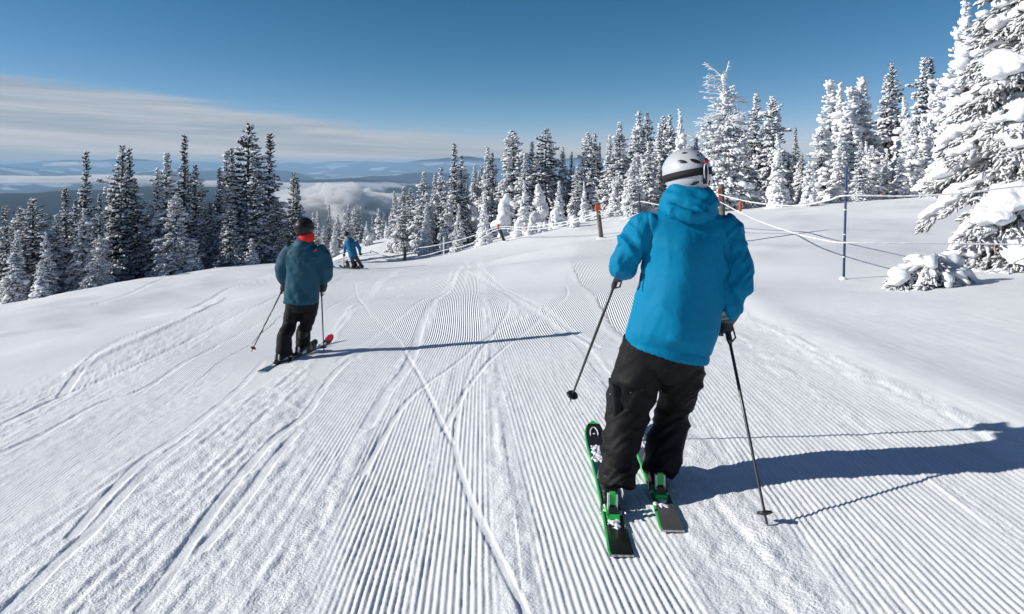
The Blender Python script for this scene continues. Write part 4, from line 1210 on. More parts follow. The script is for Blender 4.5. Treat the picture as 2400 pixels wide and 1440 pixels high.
def glove(parent, origin, wrist, hand, poledir, side, vox=0.0065, cuff=True):
    """hand closed round a pole: palm, four curled fingers of different length, a thumb from the side of the palm"""
    d = np.asarray(poledir, float); d /= np.linalg.norm(d)
    back = np.asarray(wrist) - np.asarray(hand); back = back - d * (back @ d); back /= np.linalg.norm(back) + 1e-9
    s2 = np.cross(d, back)
    m = MB(); rg = 0.034
    palm = hand + back * 0.034
    rot = np.stack([s2, back, d], 1)
    m.ell(palm, (0.037, 0.032, 0.060), 14, 10, rot)
    for k, (off, span, r) in enumerate(((-0.043, 3.9, 0.0150), (-0.014, 4.2, 0.0162), (0.015, 4.0, 0.0162), (0.042, 3.4, 0.0140))):
        pts = [hand + d * off + rg * (math.cos(a) * back + side * math.sin(a) * s2) for a in np.linspace(0.35, span, 8)]
        m.tube(pts, list(np.linspace(r * 1.1, r * 0.8, 8)), 8, ref=tuple(d))
    tp = [palm - d * 0.045 - side * s2 * 0.012, hand - d * 0.052 - side * s2 * 0.032, hand - d * 0.040 - side * s2 * 0.036 - back * 0.02, hand - d * 0.028 - side * s2 * 0.018 - back * 0.034]
    m.tube(tp, [0.020, 0.019, 0.017, 0.013], 8, ref=tuple(d))
    m.tube([palm + back * 0.01, palm + (np.asarray(wrist) - palm) * 0.6, wrist], [0.037, 0.041, 0.044], 12)
    V, N, Q = remesh(m, vox, 3)
    g = mk('glove', mesh_np('glove', V - origin, Q), GLOVE, parent)
    return g

def boot(parent, origin, ankle, heel, yaw, s=1.0, knee=None):
    """ski boot: heel = sole point under the heel"""
    f = np.array([-math.sin(yaw), math.cos(yaw), 0.0]); sx = np.array([math.cos(yaw), math.sin(yaw), 0]); h = np.asarray(heel, float)
    rot = np.stack([sx, f, (0, 0, 1)], 1)
    m = MB()
    m.box(h + f * 0.155 + np.array([0, 0, 0.02]), (0.072, 0.315, 0.040), rot)
    m.tube([h + f * 0.05 + np.array([0, 0, 0.06]), h + f * 0.14 + np.array([0, 0, 0.075]), h + f * 0.24 + np.array([0, 0, 0.06]), h + f * 0.30 + np.array([0, 0, 0.045])],
           [(0.046, 0.055), (0.050, 0.062), (0.050, 0.045), (0.036, 0.028)], 14, ref=(0, 0, 1))
    up = (np.asarray(knee) - np.asarray(ankle)); up /= np.linalg.norm(up)
    a = h + f * 0.075 + np.array([0, 0, 0.08])
    m.tube([a, a + up * 0.10, a + up * 0.22], [(0.055, 0.065), (0.058, 0.068), (0.066, 0.074)], 14, ref=tuple(f))
    V, N, Q = remesh(m, 0.011, 3)
    b = mk('boot', mesh_np('boot', V - origin, Q), BOOT, parent)
    for k in range(3):
        q = MB(); q.box(h + f * (0.12 + 0.03 * k) - sx * 0.052 + np.array([0, 0, 0.115 - 0.028 * k]), (0.008, 0.022, 0.012), rot)
        q.box(h + f * (0.12 + 0.03 * k) + sx * 0.052 + np.array([0, 0, 0.115 - 0.028 * k]), (0.008, 0.022, 0.012), rot)
        q.build('buckle', STEEL, b, origin, False)
    return b

def ski(tail, tip, wid, roll, cols, label, emblem=None, group=None, lift=0.012, boot_at=0.36, pitchz=None, brake=True, crumbs=0, seed=0, tipcol=None):
    """a shaped ski lying on the snow from tail (x, y) to tip (x, y)"""
    side, topm = cols
    t0 = np.array(tail, float); t1 = np.array(tip, float); L = np.linalg.norm(t1 - t0); f = (t1 - t0) / L
    z0 = gz(*t0) + lift; z1 = gz(*t1) + lift
    e = bpy.data.objects.new('ski', None); COL.objects.link(e); e.location = (t0[0], t0[1], z0)
    tag(e, label, 'ski', group)
    F3 = np.array([f[0] * L, f[1] * L, z1 - z0]); F3 /= np.linalg.norm(F3)
    X3 = np.cross(F3, (0, 0, 1)); X3 /= np.linalg.norm(X3); Z3 = np.cross(X3, F3)
    X3, Z3 = X3 * math.cos(roll) - Z3 * math.sin(roll), Z3 * math.cos(roll) + X3 * math.sin(roll)
    n = 44
    def prof(u):
        y = u * L
        w = wid * (0.5 + 0.17 * (2 * u - 0.95) ** 2 + 0.05 * u)
        if u > 0.93: w *= math.sqrt(max(0.0, 1 - ((u - 0.93) / 0.07) ** 2)) * 0.92 + 0.08
        if u < 0.012: w *= 0.90 + 0.10 * u / 0.012
        z = 0.0
        if u > 0.84: z = 0.10 * ((u - 0.84) / 0.16) ** 1.8
        th = 0.006 + 0.008 * math.sin(math.pi * min(max(u, 0.02), 0.98)) ** 0.6
        return y, w, z, th
    def strip(inset, zlo, zhi, u0=0.0, u1=1.0):
        V = []; Fs = []
        us = np.linspace(u0, u1, n)
        for u in us:
            y, w, z, th = prof(u); w = max(0.003, w - inset)
            for sx, zz in ((-1, zlo(th)), (1, zlo(th)), (1, zhi(th)), (-1, zhi(th))):
                V.append(X3 * sx * w + F3 * y + Z3 * (z + zz))
        for i in range(n - 1):
            for q in range(4):
                r = (q + 1) % 4; Fs.append((i * 4 + q, i * 4 + r, i * 4 + 4 + r, i * 4 + 4 + q))
        Fs += [(3, 2, 1, 0), tuple((n - 1) * 4 + q for q in range(4))]
        return V, Fs
    def put(name, V, Fs, m, parent=e, sm=False):
        return mk(name, mesh_np(name, V, Fs, sm), m, parent)
    put('steel_edge', *strip(-0.0012, lambda t: 0.0, lambda t: 0.002), STEEL)
    put('core', *strip(0.0, lambda t: 0.0022, lambda t: t), side)
    Vt, Ft = strip(0.0045, lambda t: t + 0.0002, lambda t: t + 0.0022, 0.0, 0.985)
    put('top_sheet', [v + X3 * 0.0038 - F3 * 0.0012 for v in Vt], Ft, topm)
    Vt, Ft = strip(-0.0016, lambda t: -0.0004, lambda t: t + 0.0016, 0.0, 0.004)
    put('tail_cap', [v - F3 * 0.003 for v in Vt], Ft, STEEL)
    if tipcol is not None: put('tip_panel', *strip(0.004, lambda t: t + 0.0024, lambda t: t + 0.0038, 0.915, 0.992), tipcol)
    def at(u, x=0.0, z=0.0):
        y, w, zz, th = prof(u); return X3 * x + F3 * y + Z3 * (zz + th + 0.002 + z)
    Rm = np.stack([X3, F3, Z3], 1)
    # binding
    bh = boot_at
    m = MB(); m.box(at(bh - 0.035, 0, 0.010), (0.062, 0.15, 0.020), Rm); bd = m.build('binding_plate', side, e, smooth=False)
    m = MB(); m.box(at(bh - 0.045, 0, 0.033), (0.048, 0.085, 0.036), Rm, 0.85); m.box(at(bh - 0.02, 0, 0.060), (0.042, 0.040, 0.040), Rm, 0.8)
    hp = m.build('heel_piece', BLACKP, bd, smooth=False)
    m = MB(); m.box(at(bh - 0.052, 0, 0.088), (0.030, 0.022, 0.060), Rm, 0.9); m.build('release_lever', side, bd, smooth=False)
    m = MB()
    for sx in (-1, 1): m.box(at(bh - 0.052, sx * 0.021, 0.072), (0.010, 0.026, 0.075), Rm)
    m.build('lever_arm', WHITEP, bd, smooth=False)
    m = MB(); m.box(at(bh + 0.33 / L * 1.0, 0, 0.025), (0.055, 0.085, 0.045), Rm, 0.8); m.build('toe_piece', BLACKP, e, smooth=False)
    if brake:
        m = MB()
        for sx in (-1, 1):
            m.tube([at(bh + 0.02, sx * 0.045, 0.03), at(bh - 0.03, sx * (wid * 0.55 + 0.006), 0.02), at(bh - 0.085, sx * (wid * 0.55 + 0.012), 0.035)], 0.004, 6)
        m.build('brake_arm', STEEL, e)
    if emblem:
        m = MB(); c = 0.935
        pts = [at(c + 0.030 * math.sin(a), 0.026 * math.cos(a), 0.004) for a in np.linspace(-0.35, math.pi + 0.35, 12)]
        m.tube(pts, (0.0045), 6); m.ell(at(c - 0.001, 0, 0.003), (0.010, 0.010, 0.003), 10, 6)
        m.build('emblem', WHITEP, e)
    rs = np.random.RandomState(seed + 5)
    if crumbs:
        def patch(u0, u1, n, r0):
            q = MB()
            for k in range(n):
                u = rs.uniform(u0, u1); y, w, zz, th = prof(u)
                q.ell(at(u, rs.normal(0, 0.33) * w, -0.001), (rs.uniform(0.4, 1.3) * r0, rs.uniform(0.6, 1.9) * r0, rs.uniform(0.25, 0.7) * r0), 8, 6)
            V, N, Q = remesh(q, 0.0045, 1); V += N * (0.004 * fbm3(V * 90, 2, seed))[:, None]
            put('snow_crust', V, Q, SNOW_T, e, True)
        patch(0.68, 0.86, crumbs, 0.016)
        patch(bh - 0.135, bh - 0.085, crumbs // 3, 0.013)
        patch(bh - 0.06, bh + 0.02, crumbs // 4, 0.014)
    return dict(at=lambda u, x=0, z=0: at(u, x, z) + np.array([t0[0], t0[1], z0]), L=L, yaw=math.atan2(-f[0], f[1]))

def pole(top, tip, bask_mat, label, grip=0.13, group=None, rs=1.0, shaft=None):
    top = np.asarray(top, float); tip = np.asarray(tip, float); d = tip - top; L = np.linalg.norm(d); d /= L
    e = bpy.data.objects.new('ski_pole', None); COL.objects.link(e); e.location = tip
    tag(e, label, 'ski pole', group)
    m = MB(); m.tube([top, top + d * L * 0.5, top + d * (L - 0.10), tip - d * 0.03], [0.0088 * rs, 0.0088 * rs, 0.0066 * rs, 0.0058 * rs], 10); m.build('shaft', shaft or ALU, e, tip)
    m = MB(); m.tube([tip - d * 0.03, tip], [0.005, 0.002], 8); m.build('tip', STEEL, e, tip)
    m = MB(); m.tube([top - d * 0.035, top - d * 0.03, top + d * 0.03, top + d * grip * 0.8, top + d * grip], [0.012, 0.021, 0.016, 0.017, 0.011], 10); m.build('grip', BLACKP, e, tip)
    c = tip - d * 0.075
    m = MB(); m.tube([c - d * 0.012, c - d * 0.010, c, c + d * 0.008], [0.012, 0.034 * rs, 0.040 * rs, 0.014], 18); m.build('basket', bask_mat, e, tip)
    a = np.cross(d, (0.3, 1, 0.2)); a /= np.linalg.norm(a)
    m = MB(); m.tube([top - d * 0.02, top + a * 0.03 + d * 0.03, top + a * 0.035 + d * 0.10, top + a * 0.012 + d * 0.12], 0.005, 6); m.build('strap', STRAP, e, tip)
    return d

def person(name, label, J, origin, cfg):
    """J = joints; the body is one continuous mesh, the clothes are its children"""
    origin = np.asarray(origin, float)
    m = MB(); hd = J['head']; nk = J['neck']; s = cfg.get('s', 1.0)
    m.ell(hd, (0.075 * s, 0.095 * s, 0.115 * s), 18, 12)
    fy = cfg['yaw']; fw = np.array([-math.sin(fy), math.cos(fy), 0]); sd = np.array([math.cos(fy), math.sin(fy), 0])
    m.ell(hd + fw * 0.098 * s - np.array([0, 0, 0.015]), (0.014, 0.018, 0.024), 8, 6)
    for q in (-1, 1): m.ell(hd + sd * q * 0.076 * s - np.array([0, 0, 0.01]), (0.012, 0.022, 0.034), 8, 6)
    m.ell(hd + fw * 0.06 * s - np.array([0, 0, 0.075]), (0.045, 0.04, 0.04), 10, 8)
    m.tube([hd - np.array([0, 0, 0.05]), nk], [0.055 * s, 0.06 * s], 12)
    m.tube([nk, J['chest'], J['waist'], J['pelvis'], J['pelvis'] - np.array([0, 0, 0.06])], [(0.07, 0.06), (0.155 * s, 0.10 * s), (0.135 * s, 0.09 * s), (0.15 * s, 0.10 * s), (0.12 * s, 0.09 * s)], 16, ref=(0, 1, 0))
    for q in 'lr':
        m.tube([J['sh_' + q], J['el_' + q], J['wr_' + q], J['ha_' + q]], [0.052 * s, 0.042 * s, 0.030 * s, 0.026 * s], 10)
        m.tube([J['hip_' + q], J['kn_' + q], J['an_' + q]], [0.070 * s, 0.044 * s, 0.032 * s], 12)
    V, N, Q = remesh(m, 0.016, 4)
    p = mk(name, mesh_np('person_body', V - origin, Q), SKIN, loc=tuple(origin))
    tag(p, label, 'person')
    return p

# ---- the nearest skier (bright blue jacket, white helmet)
def nearest_skier():
    lift = 0.004
    kl = ski((0.500, 3.11), (0.560, 4.72), 0.092, 0.0, (GREEN, SKIB), 'left green-edged black ski of the nearest skier, white arch mark on its tip', emblem=True, crumbs=60, seed=1, boot_at=0.285, group='skis of the nearest skier')
    kr = ski((0.775, 3.29), (0.865, 4.90), 0.092, 0.0, (GREEN, SKIG), 'right green-edged ski of the nearest skier with a grey tail', emblem=True, crumbs=50, seed=2, boot_at=0.285, group='skis of the nearest skier')
    hl = kl['at'](0.285, 0, 0.022); hr = kr['at'](0.285, 0, 0.022)
    c = lambda x, y, D: pw(x, y, D)
    J = dict(head=c(1610, 408, 3.77), neck=c(1611, 478, 3.74), chest=c(1604, 590, 3.72), waist=c(1588, 700, 3.74), pelvis=c(1560, 790, 3.76),
             sh_l=c(1522, 533, 3.75), el_l=c(1455, 622, 3.80), wr_l=c(1462, 628, 4.02), ha_l=c(1452, 634, 4.08),
             sh_r=c(1702, 535, 3.74), el_r=c(1734, 658, 3.68), wr_r=c(1708, 736, 3.78), ha_r=c(1696, 763, 3.82),
             hip_l=c(1512, 812, 3.76), kn_l=c(1474, 945, 3.90), an_l=hl + np.array([0, 0.08, 0.12]),
             hip_r=c(1600, 822, 3.80), kn_r=c(1580, 940, 3.98), an_r=hr + np.array([0, 0.08, 0.12]))
    org = (hl + hr) / 2; org[2] = gz(org[0], org[1])
    yaw = R(24)
    p = person('person', 'nearest skier seen from behind in bright blue jacket, black trousers and white helmet', J, org, dict(yaw=yaw))
    # trousers
    m = MB()
    m.tube([c(1568, 740, 3.75), c(1562, 790, 3.76), c(1556, 842, 3.77), c(1552, 872, 3.79)], [(0.185, 0.145), (0.200, 0.155), (0.195, 0.150), (0.12, 0.11)], 24)
    m.tube([c(1512, 800, 3.76), c(1496, 870, 3.79), c(1474, 945, 3.84), c(1464, 1005, 3.80), c(1452, 1065, 3.74), c(1447, 1118, 3.66), c(1447, 1140, 3.64)],
           [(0.122, 0.132), (0.124, 0.130), (0.116, 0.118), (0.104, 0.108), (0.104, 0.108), (0.092, 0.10), (0.085, 0.095)], 22)
    m.tube([c(1604, 805, 3.80), c(1596, 880, 3.86), c(1580, 950, 3.96), c(1570, 1000, 3.94), c(1558, 1050, 3.89), c(1549, 1092, 3.84), c(1546, 1110, 3.82)],
           [(0.112, 0.132), (0.112, 0.125), (0.094, 0.112), (0.090, 0.105), (0.102, 0.106), (0.094, 0.10), (0.086, 0.095)], 22)
    legmask = lambda V: sst(-1.0, -1.25, V[:, 2])
    wrinkled(m, 0.0105, 3, [folds((4.5, 4.5, 12), 0.027, 3, (0.45, 0.3), True, lambda V: 0.3 + 0.7 * legmask(V)), folds((7, 7, 21), 0.014, 9, (-0.8, 0.5), True, lambda V: 0.25 + 0.75 * legmask(V)), folds((9, 9, 3), 0.012, 13, (0, 0), True, lambda V: 1 - legmask(V)),
                            folds((4, 4, 5), 0.018, 15, (0, 0), False), folds((22, 22, 30), 0.003, 21, (0.3, 0), False)], 'trousers', BLACKC, p, org)
    # cargo pocket on the left thigh, knee patch on the right
    m = MB(); q = c(1432, 950, 3.80); m.box(q + np.array([0.030, 0, -0.01]), (0.055, 0.16, 0.20)); m.box(q + np.array([0.028, 0, 0.105]), (0.062, 0.165, 0.045))
    V, N, Q = remesh(m, 0.009, 6); V += N * (0.010 * fbm3(V * 14, 3, 5))[:, None]
    pk = mk('trouser_pocket', mesh_np('pocket', V - org, Q), BLACKC, p)
    for xx, yy in ((1430, 924), (1478, 920)):
        q = MB(); q.ell(c(xx, yy, 3.70), (0.004, 0.004, 0.004), 8, 6); q.build('stud', STEEL, pk, org)
    # jacket
    m = MB()
    rows = [(1611, 474, 40, .075), (1611, 492, 62, .105), (1612, 512, 92, .125), (1612, 540, 104, .138), (1611, 580, 103, .148), (1607, 640, 99, .152), (1596, 700, 98, .155), (1581, 755, 100, .162), (1570, 795, 100, .168), (1562, 826, 99, .168)]
    m.tube([c(x, y, 3.745) for x, y, h, d in rows], [(h * 3.745 / F, d) for x, y, h, d in rows], 36, ref=(0, 1, 0), sq=0.92)
    m.tube([c(1540, 520, 3.745), c(1512, 540, 3.75), c(1478, 580, 3.765), c(1462, 612, 3.78), c(1460, 624, 3.84), c(1464, 628, 3.98)], [(.075, .085), (.088, .094), (.082, .088), (.077, .081), (.071, .075), (.054, .056)], 20, ref=(0.3, 1, 0.2))
    m.tube([c(1684, 520, 3.745), c(1706, 545, 3.74), c(1720, 590, 3.73), c(1728, 640, 3.70), c(1729, 668, 3.69), c(1718, 702, 3.73), c(1705, 732, 3.79)], [(.075, .085), (.087, .093), (.079, .085), (.075, .080), (.071, .075), (.060, .064), (.050, .053)], 20, ref=(0, 1, 0))
    ex = lambda V: V[:, 0] / V[:, 1] * F + 1200
    ey = lambda V: -V[:, 2] / V[:, 1] * F + HY
    slv = lambda V: np.maximum(sst(1522, 1500, ex(V)) * sst(700, 640, ey(V)), sst(1690, 1706, ex(V)) * sst(800, 740, ey(V)))
    back = lambda V: 1 - slv(V)
    lowl = lambda V: sst(1600, 1500, ex(V)) * sst(560, 620, ey(V)) * back(V)
    hemz = lambda V: np.exp(-((ey(V) - (806 + 0.16 * (ex(V) - 1470))) / 5.0) ** 2)
    yoke = lambda V, N: -0.0035 * np.exp(-((ey(V) - 548 - 0.10 * np.abs(ex(V) - 1612)) / 2.6) ** 2) * sst(0.2, -0.2, N[:, 1]) * 0.5
    keel = lambda V, N: 0.052 * np.clip(1 - np.sqrt(((ex(V) - (1596 - 0.055 * (ey(V) - 600))) / 88.0) ** 2 + 0.010), 0, 1) * sst(0.0, -0.5, N[:, 1]) * sst(520, 580, ey(V)) * (1 - slv(V))
    armseam = lambda V, N: -0.006 * np.exp(-((ex(V) - (1520 + 0.05 * (ey(V) - 500))) / 3.0) ** 2) * sst(620, 560, ey(V)) - 0.006 * np.exp(-((ex(V) - (1704 - 0.04 * (ey(V) - 500))) / 3.0) ** 2) * sst(640, 560, ey(V))
    hemm = lambda V: sst(822, 790, ey(V) - 0.16 * (ex(V) - 1570))
    def hm(fn): return lambda V, N: fn(V, N) * (0.12 + 0.88 * hemm(V))
    j = wrinkled(m, 0.0085, 3, [hm(q_) for q_ in [folds((12, 10, 9), 0.026, 33, (1.3, 0.3), True, slv), folds((20, 16, 18), 0.013, 37, (-1.0, 0.2), True, slv),
                                folds((9, 6, 5.5), 0.024, 41, (-1.3, 0), True, lowl), folds((7, 5, 3.0), 0.016, 47, (0.7, 0), True, back), folds((3, 3, 2.2), 0.014, 45, (0.4, 0), False, back), folds((26, 20, 20), 0.0028, 49, (0.6, 0), False), keel]] + [
                                lambda V, N: -0.006 * hemz(V), yoke, armseam], 'jacket', BLUEJ, p, org)
    # hood lying on the shoulders
    m = MB()
    hr_ = [(1606, 434, 26, .055, 3.70), (1605, 446, 46, .10, 3.71), (1609, 460, 60, .135, 3.72), (1614, 478, 68, .155, 3.73), (1616, 496, 66, .160, 3.735), (1614, 508, 55, .150, 3.74)]
    m.tube([c(x, y, D) for x, y, h, d, D in hr_], [(h * D / F, d) for x, y, h, d, D in hr_], 32, ref=(0, 1, 0))
    m.tube([c(1562, 470, 3.74), c(1580, 500, 3.60), c(1615, 507, 3.575), c(1650, 502, 3.60), c(1674, 480, 3.74)], [(.030, .034), (.038, .042), (.036, .040), (.036, .040), (.030, .034)], 14)
    wrinkled(m, 0.008, 3, [folds((8, 8, 20), 0.013, 53, (0.5, 0.2), True), folds((20, 16, 10), 0.006, 57, (1.2, 0), True), folds((5, 5, 7), 0.012, 59, (0, 0), False)], 'hood', BLUEJ, j, org)
    # zip pull on the left side, dark sleeve tab
    q = MB(); q.tube([c(1503, 640, 3.70), c(1498, 672, 3.68), c(1495, 680, 3.68)], 0.005, 6); q.build('zip_pull', BLACKP, j, org)
    q = MB(); q.tube([c(1463, 556, 3.73), c(1455, 566, 3.73), c(1450, 578, 3.73)], [0.003, 0.005, 0.003], 8); q.build('sleeve_pocket_zip', BLACKP, j, org)
    # gloves and the grey cuff with its tag
    pr_top = J['ha_r'] + np.array([0.004, -0.02, 0.03]); pr_tip = np.append(gpx(1801, 1240), 0); pr_tip[2] = gz(pr_tip[0], pr_tip[1]) - 0.01
    pl_top = c(1452, 636, 4.07); pl_tip = c(1334, 946, 4.52)
    g = glove(p, org, J['wr_r'], J['ha_r'], pr_tip - pr_top, 1)
    q = MB(); q.tube([c(1714, 724, 3.765), c(1705, 742, 3.79), c(1699, 754, 3.81)], [0.056, 0.052, 0.044], 16); q.build('glove_cuff', GLOVEG, g, org)
    q = MB(); dd = c(1697, 740, 3.725); rt = np.array(Matrix.Rotation(R(-10), 3, 'Y')); q.box(dd, (0.052, 0.005, 0.045), rt)
    lb = q.build('glove_tag', CARD, g, org, False)
    q = MB()
    for k in range(9): q.box(dd + rt @ np.array([-0.019 + 0.0048 * k, -0.0035, -0.008]), (0.0016 + 0.0012 * (k % 2), 0.001, 0.018), rt)
    q.build('barcode', BLACKP, lb, org, False)
    glove(p, org, J['wr_l'], J['ha_l'], pl_tip - pl_top, -1)
    boot(p, org, J['an_l'], hl, kl['yaw'], 1, J['kn_l']); boot(p, org, J['an_r'], hr, kr['yaw'], 1, J['kn_r'])
    V_ = [(R(40), 0.0, .010, .006, 0.3), (R(57), -0.95, .027, .0105, -0.15), (R(56), -0.33, .031, .0125, -0.45), (R(58), 0.42, .024, .015, 0.75), (R(57), 1.0, .022, .009, 0.3),
          (R(109), -0.42, .026, .010, 0.35), (R(111), 0.50, .019, .010, -0.9), (R(30), -0.9, .016, .007, 0.2), (R(33), 0.7, .022, .007, 0.9)]
    helmet(p, org, c(1609, 405, 3.78), yaw, R(-4), R(4), 1.0, WHITEH, V_, True)
    pole(pr_top, pr_tip, BLACKP, 'dark ski pole planted right of the nearest skier', group='poles of the nearest skier')
    pole(pl_top, pl_tip, BLACKP, 'dark ski pole hanging free left of the nearest skier', group='poles of the nearest skier')
nearest_skier()

# ---- the middle skier (teal jacket, black helmet)
def middle_skier():
    bl = gpx(656, 851); br = gpx(702, 834)
    f = np.array([0.10, 0.995])
    LS = 1.62
    kl = ski(bl - f * LS * 0.30, bl + f * LS * 0.70, 0.086, 0.0, (BLACKP, SKIB), 'left all-black ski under the teal skier', boot_at=0.30, crumbs=30, seed=3, group='skis of the teal skier', brake=False)
    kr = ski(br - f * LS * 0.30, br + f * LS * 0.70, 0.086, 0.0, (BLACKP, SKIB), 'right black ski with a red tip under the teal skier', boot_at=0.30, crumbs=30, seed=4, tipcol=REDP, group='skis of the teal skier', brake=False)
    hl = kl['at'](0.30, 0, 0.022); hr = kr['at'](0.30, 0, 0.022)
    dl, dr = hl[1], hr[1]; D = 0.5 * (dl + dr) + 0.1
    c = lambda x, y, d=0.0: pw(x, y, D + d)
    J = dict(head=c(714, 536), neck=c(716, 566), chest=c(714, 615), waist=c(710, 665), pelvis=c(706, 700),
             sh_l=c(676, 590), el_l=c(661, 638), wr_l=c(668, 664, .12), ha_l=c(667, 673, .15), sh_r=c(752, 588), el_r=c(767, 640), wr_r=c(760, 664, .10), ha_r=c(755, 674, .12),
             hip_l=c(690, 698), kn_l=c(677, 766, .02), an_l=hl + np.array([0.02, 0.08, 0.12]), hip_r=c(726, 698), kn_r=c(714, 762, .14), an_r=hr + np.array([0.02, 0.08, 0.12]))
    org = (hl + hr) / 2; org[2] = gz(org[0], org[1])
    p = person('person', 'skier in dark teal jacket with red neck warmer and black helmet', J, org, dict(yaw=R(-6)))
    u = D / F
    m = MB()
    m.tube([c(708, 690), c(708, 715), c(708, 732)], [(36 * u, .14), (37 * u, .145), (28 * u, .12)], 20)
    al, ar = J['an_l'], J['an_r']
    m.tube([c(690, 705), c(684, 738, .0), c(677, 768, -.04), al + np.array([0.0, 0.02, .15]), al + np.array([0.0, 0.0, -.06])], [(.100, .115), (.095, .104), (.088, .096), (.086, .096), (.090, .10)], 18)
    m.tube([c(728, 705), c(724, 738, .04), c(716, 766, .12), ar + np.array([0.0, 0.02, .15]), ar + np.array([0.0, 0.0, -.06])], [(.100, .115), (.095, .104), (.088, .096), (.086, .096), (.090, .10)], 18)
    wrinkled(m, 0.014, 3, [folds((5, 5, 13), 0.012, 63, (0.5, 0.2)), folds((4, 4, 5), 0.012, 65, (0, 0), False)], 'trousers', BLACKC, p, org)
    m = MB()
    rows = [(716, 566, 14, .08), (716, 574, 26, .11), (714, 584, 38, .13), (713, 600, 44, .145), (712, 630, 42, .15), (710, 660, 40, .15), (707, 690, 40, .16), (707, 709, 40, .165)]
    m.tube([c(x, y) for x, y, h, d in rows], [(h * u, d) for x, y, h, d in rows], 30, ref=(0, 1, 0), sq=0.92)
    m.tube([c(685, 582), c(672, 600), c(662, 630), c(663, 645, .02), c(669, 662, .12)], [(.08, .09), (.092, .097), (.085, .09), (.078, .08), (.055, .058)], 18, ref=(0, 1, 0))
    m.tube([c(742, 581), c(756, 600), c(766, 630), c(766, 645, .02), c(760, 662, .10)], [(.08, .09), (.092, .097), (.085, .09), (.078, .08), (.055, .058)], 18, ref=(0, 1, 0))
    j = wrinkled(m, 0.012, 3, [folds((8, 8, 6), 0.018, 73, (1.0, 0.2)), folds((4, 4, 3), 0.018, 75, (-0.6, 0), False), folds((14, 10, 9), 0.008, 77, (-1.0, 0.2))], 'jacket', TEALJ, p, org)
    m = MB()
    m.tube([c(714, 558), c(713, 566), c(713, 575), c(713, 583)], [(15 * u, .095), (22 * u, .135), (25 * u, .15), (20 * u, .145)], 24)
    wrinkled(m, 0.011, 3, [folds((8, 8, 16), 0.016, 83, (0.5, 0.2))], 'hood', TEALJ, j, org)
    m = MB(); m.tube([c(718, 548, -.01), c(719, 556, -.01), c(719, 563, 0)], [(15 * u, .085), (18 * u, .105), (18 * u, .11)], 20)
    wrinkled(m, 0.011, 2, [folds((9, 9, 18), 0.010, 87)], 'neck_warmer', REDC, p, org)
    m = MB(); q = c(739, 590, -0.165)
    for k in range(3): m.tube([q + np.array([(0.012 + 0.008 * k) * math.cos(a), 0, (0.012 + 0.008 * k) * math.sin(a)]) for a in np.linspace(0.2, 1.6, 6)], 0.003, 6)
    m.box(q + np.array([-0.012, 0, 0.004]), (0.014, 0.006, 0.008))
    m.build('jacket_emblem', REDP, j, org)
    lt, lp = c(668, 668, .16), pw(587, 829, D + 0.10)
    rt, rp = c(753, 672, .12), np.append(gpx(759, 829), 0); rp[2] = gz(rp[0], rp[1])
    glove(p, org, J['wr_l'], J['ha_l'], lp - lt, -1, 0.009); glove(p, org, J['wr_r'], J['ha_r'], rp - rt, 1, 0.009)
    boot(p, org, al, hl, kl['yaw'], 1, J['kn_l']); boot(p, org, ar, hr, kr['yaw'], 1, J['kn_r'])
    helmet(p, org, c(713, 533), R(-6), 0.0, R(2), 0.97, BLACKH, [(R(45), -.5, .02, .008, .2), (R(45), .5, .02, .008, -.2)], True)
    pole(lt, lp, REDP, 'thin pole with red basket held out left by the teal skier', group='poles of the teal skier')
    pole(rt, rp, REDP, 'thin pole with red basket planted right of the teal skier', group='poles of the teal skier')
middle_skier()

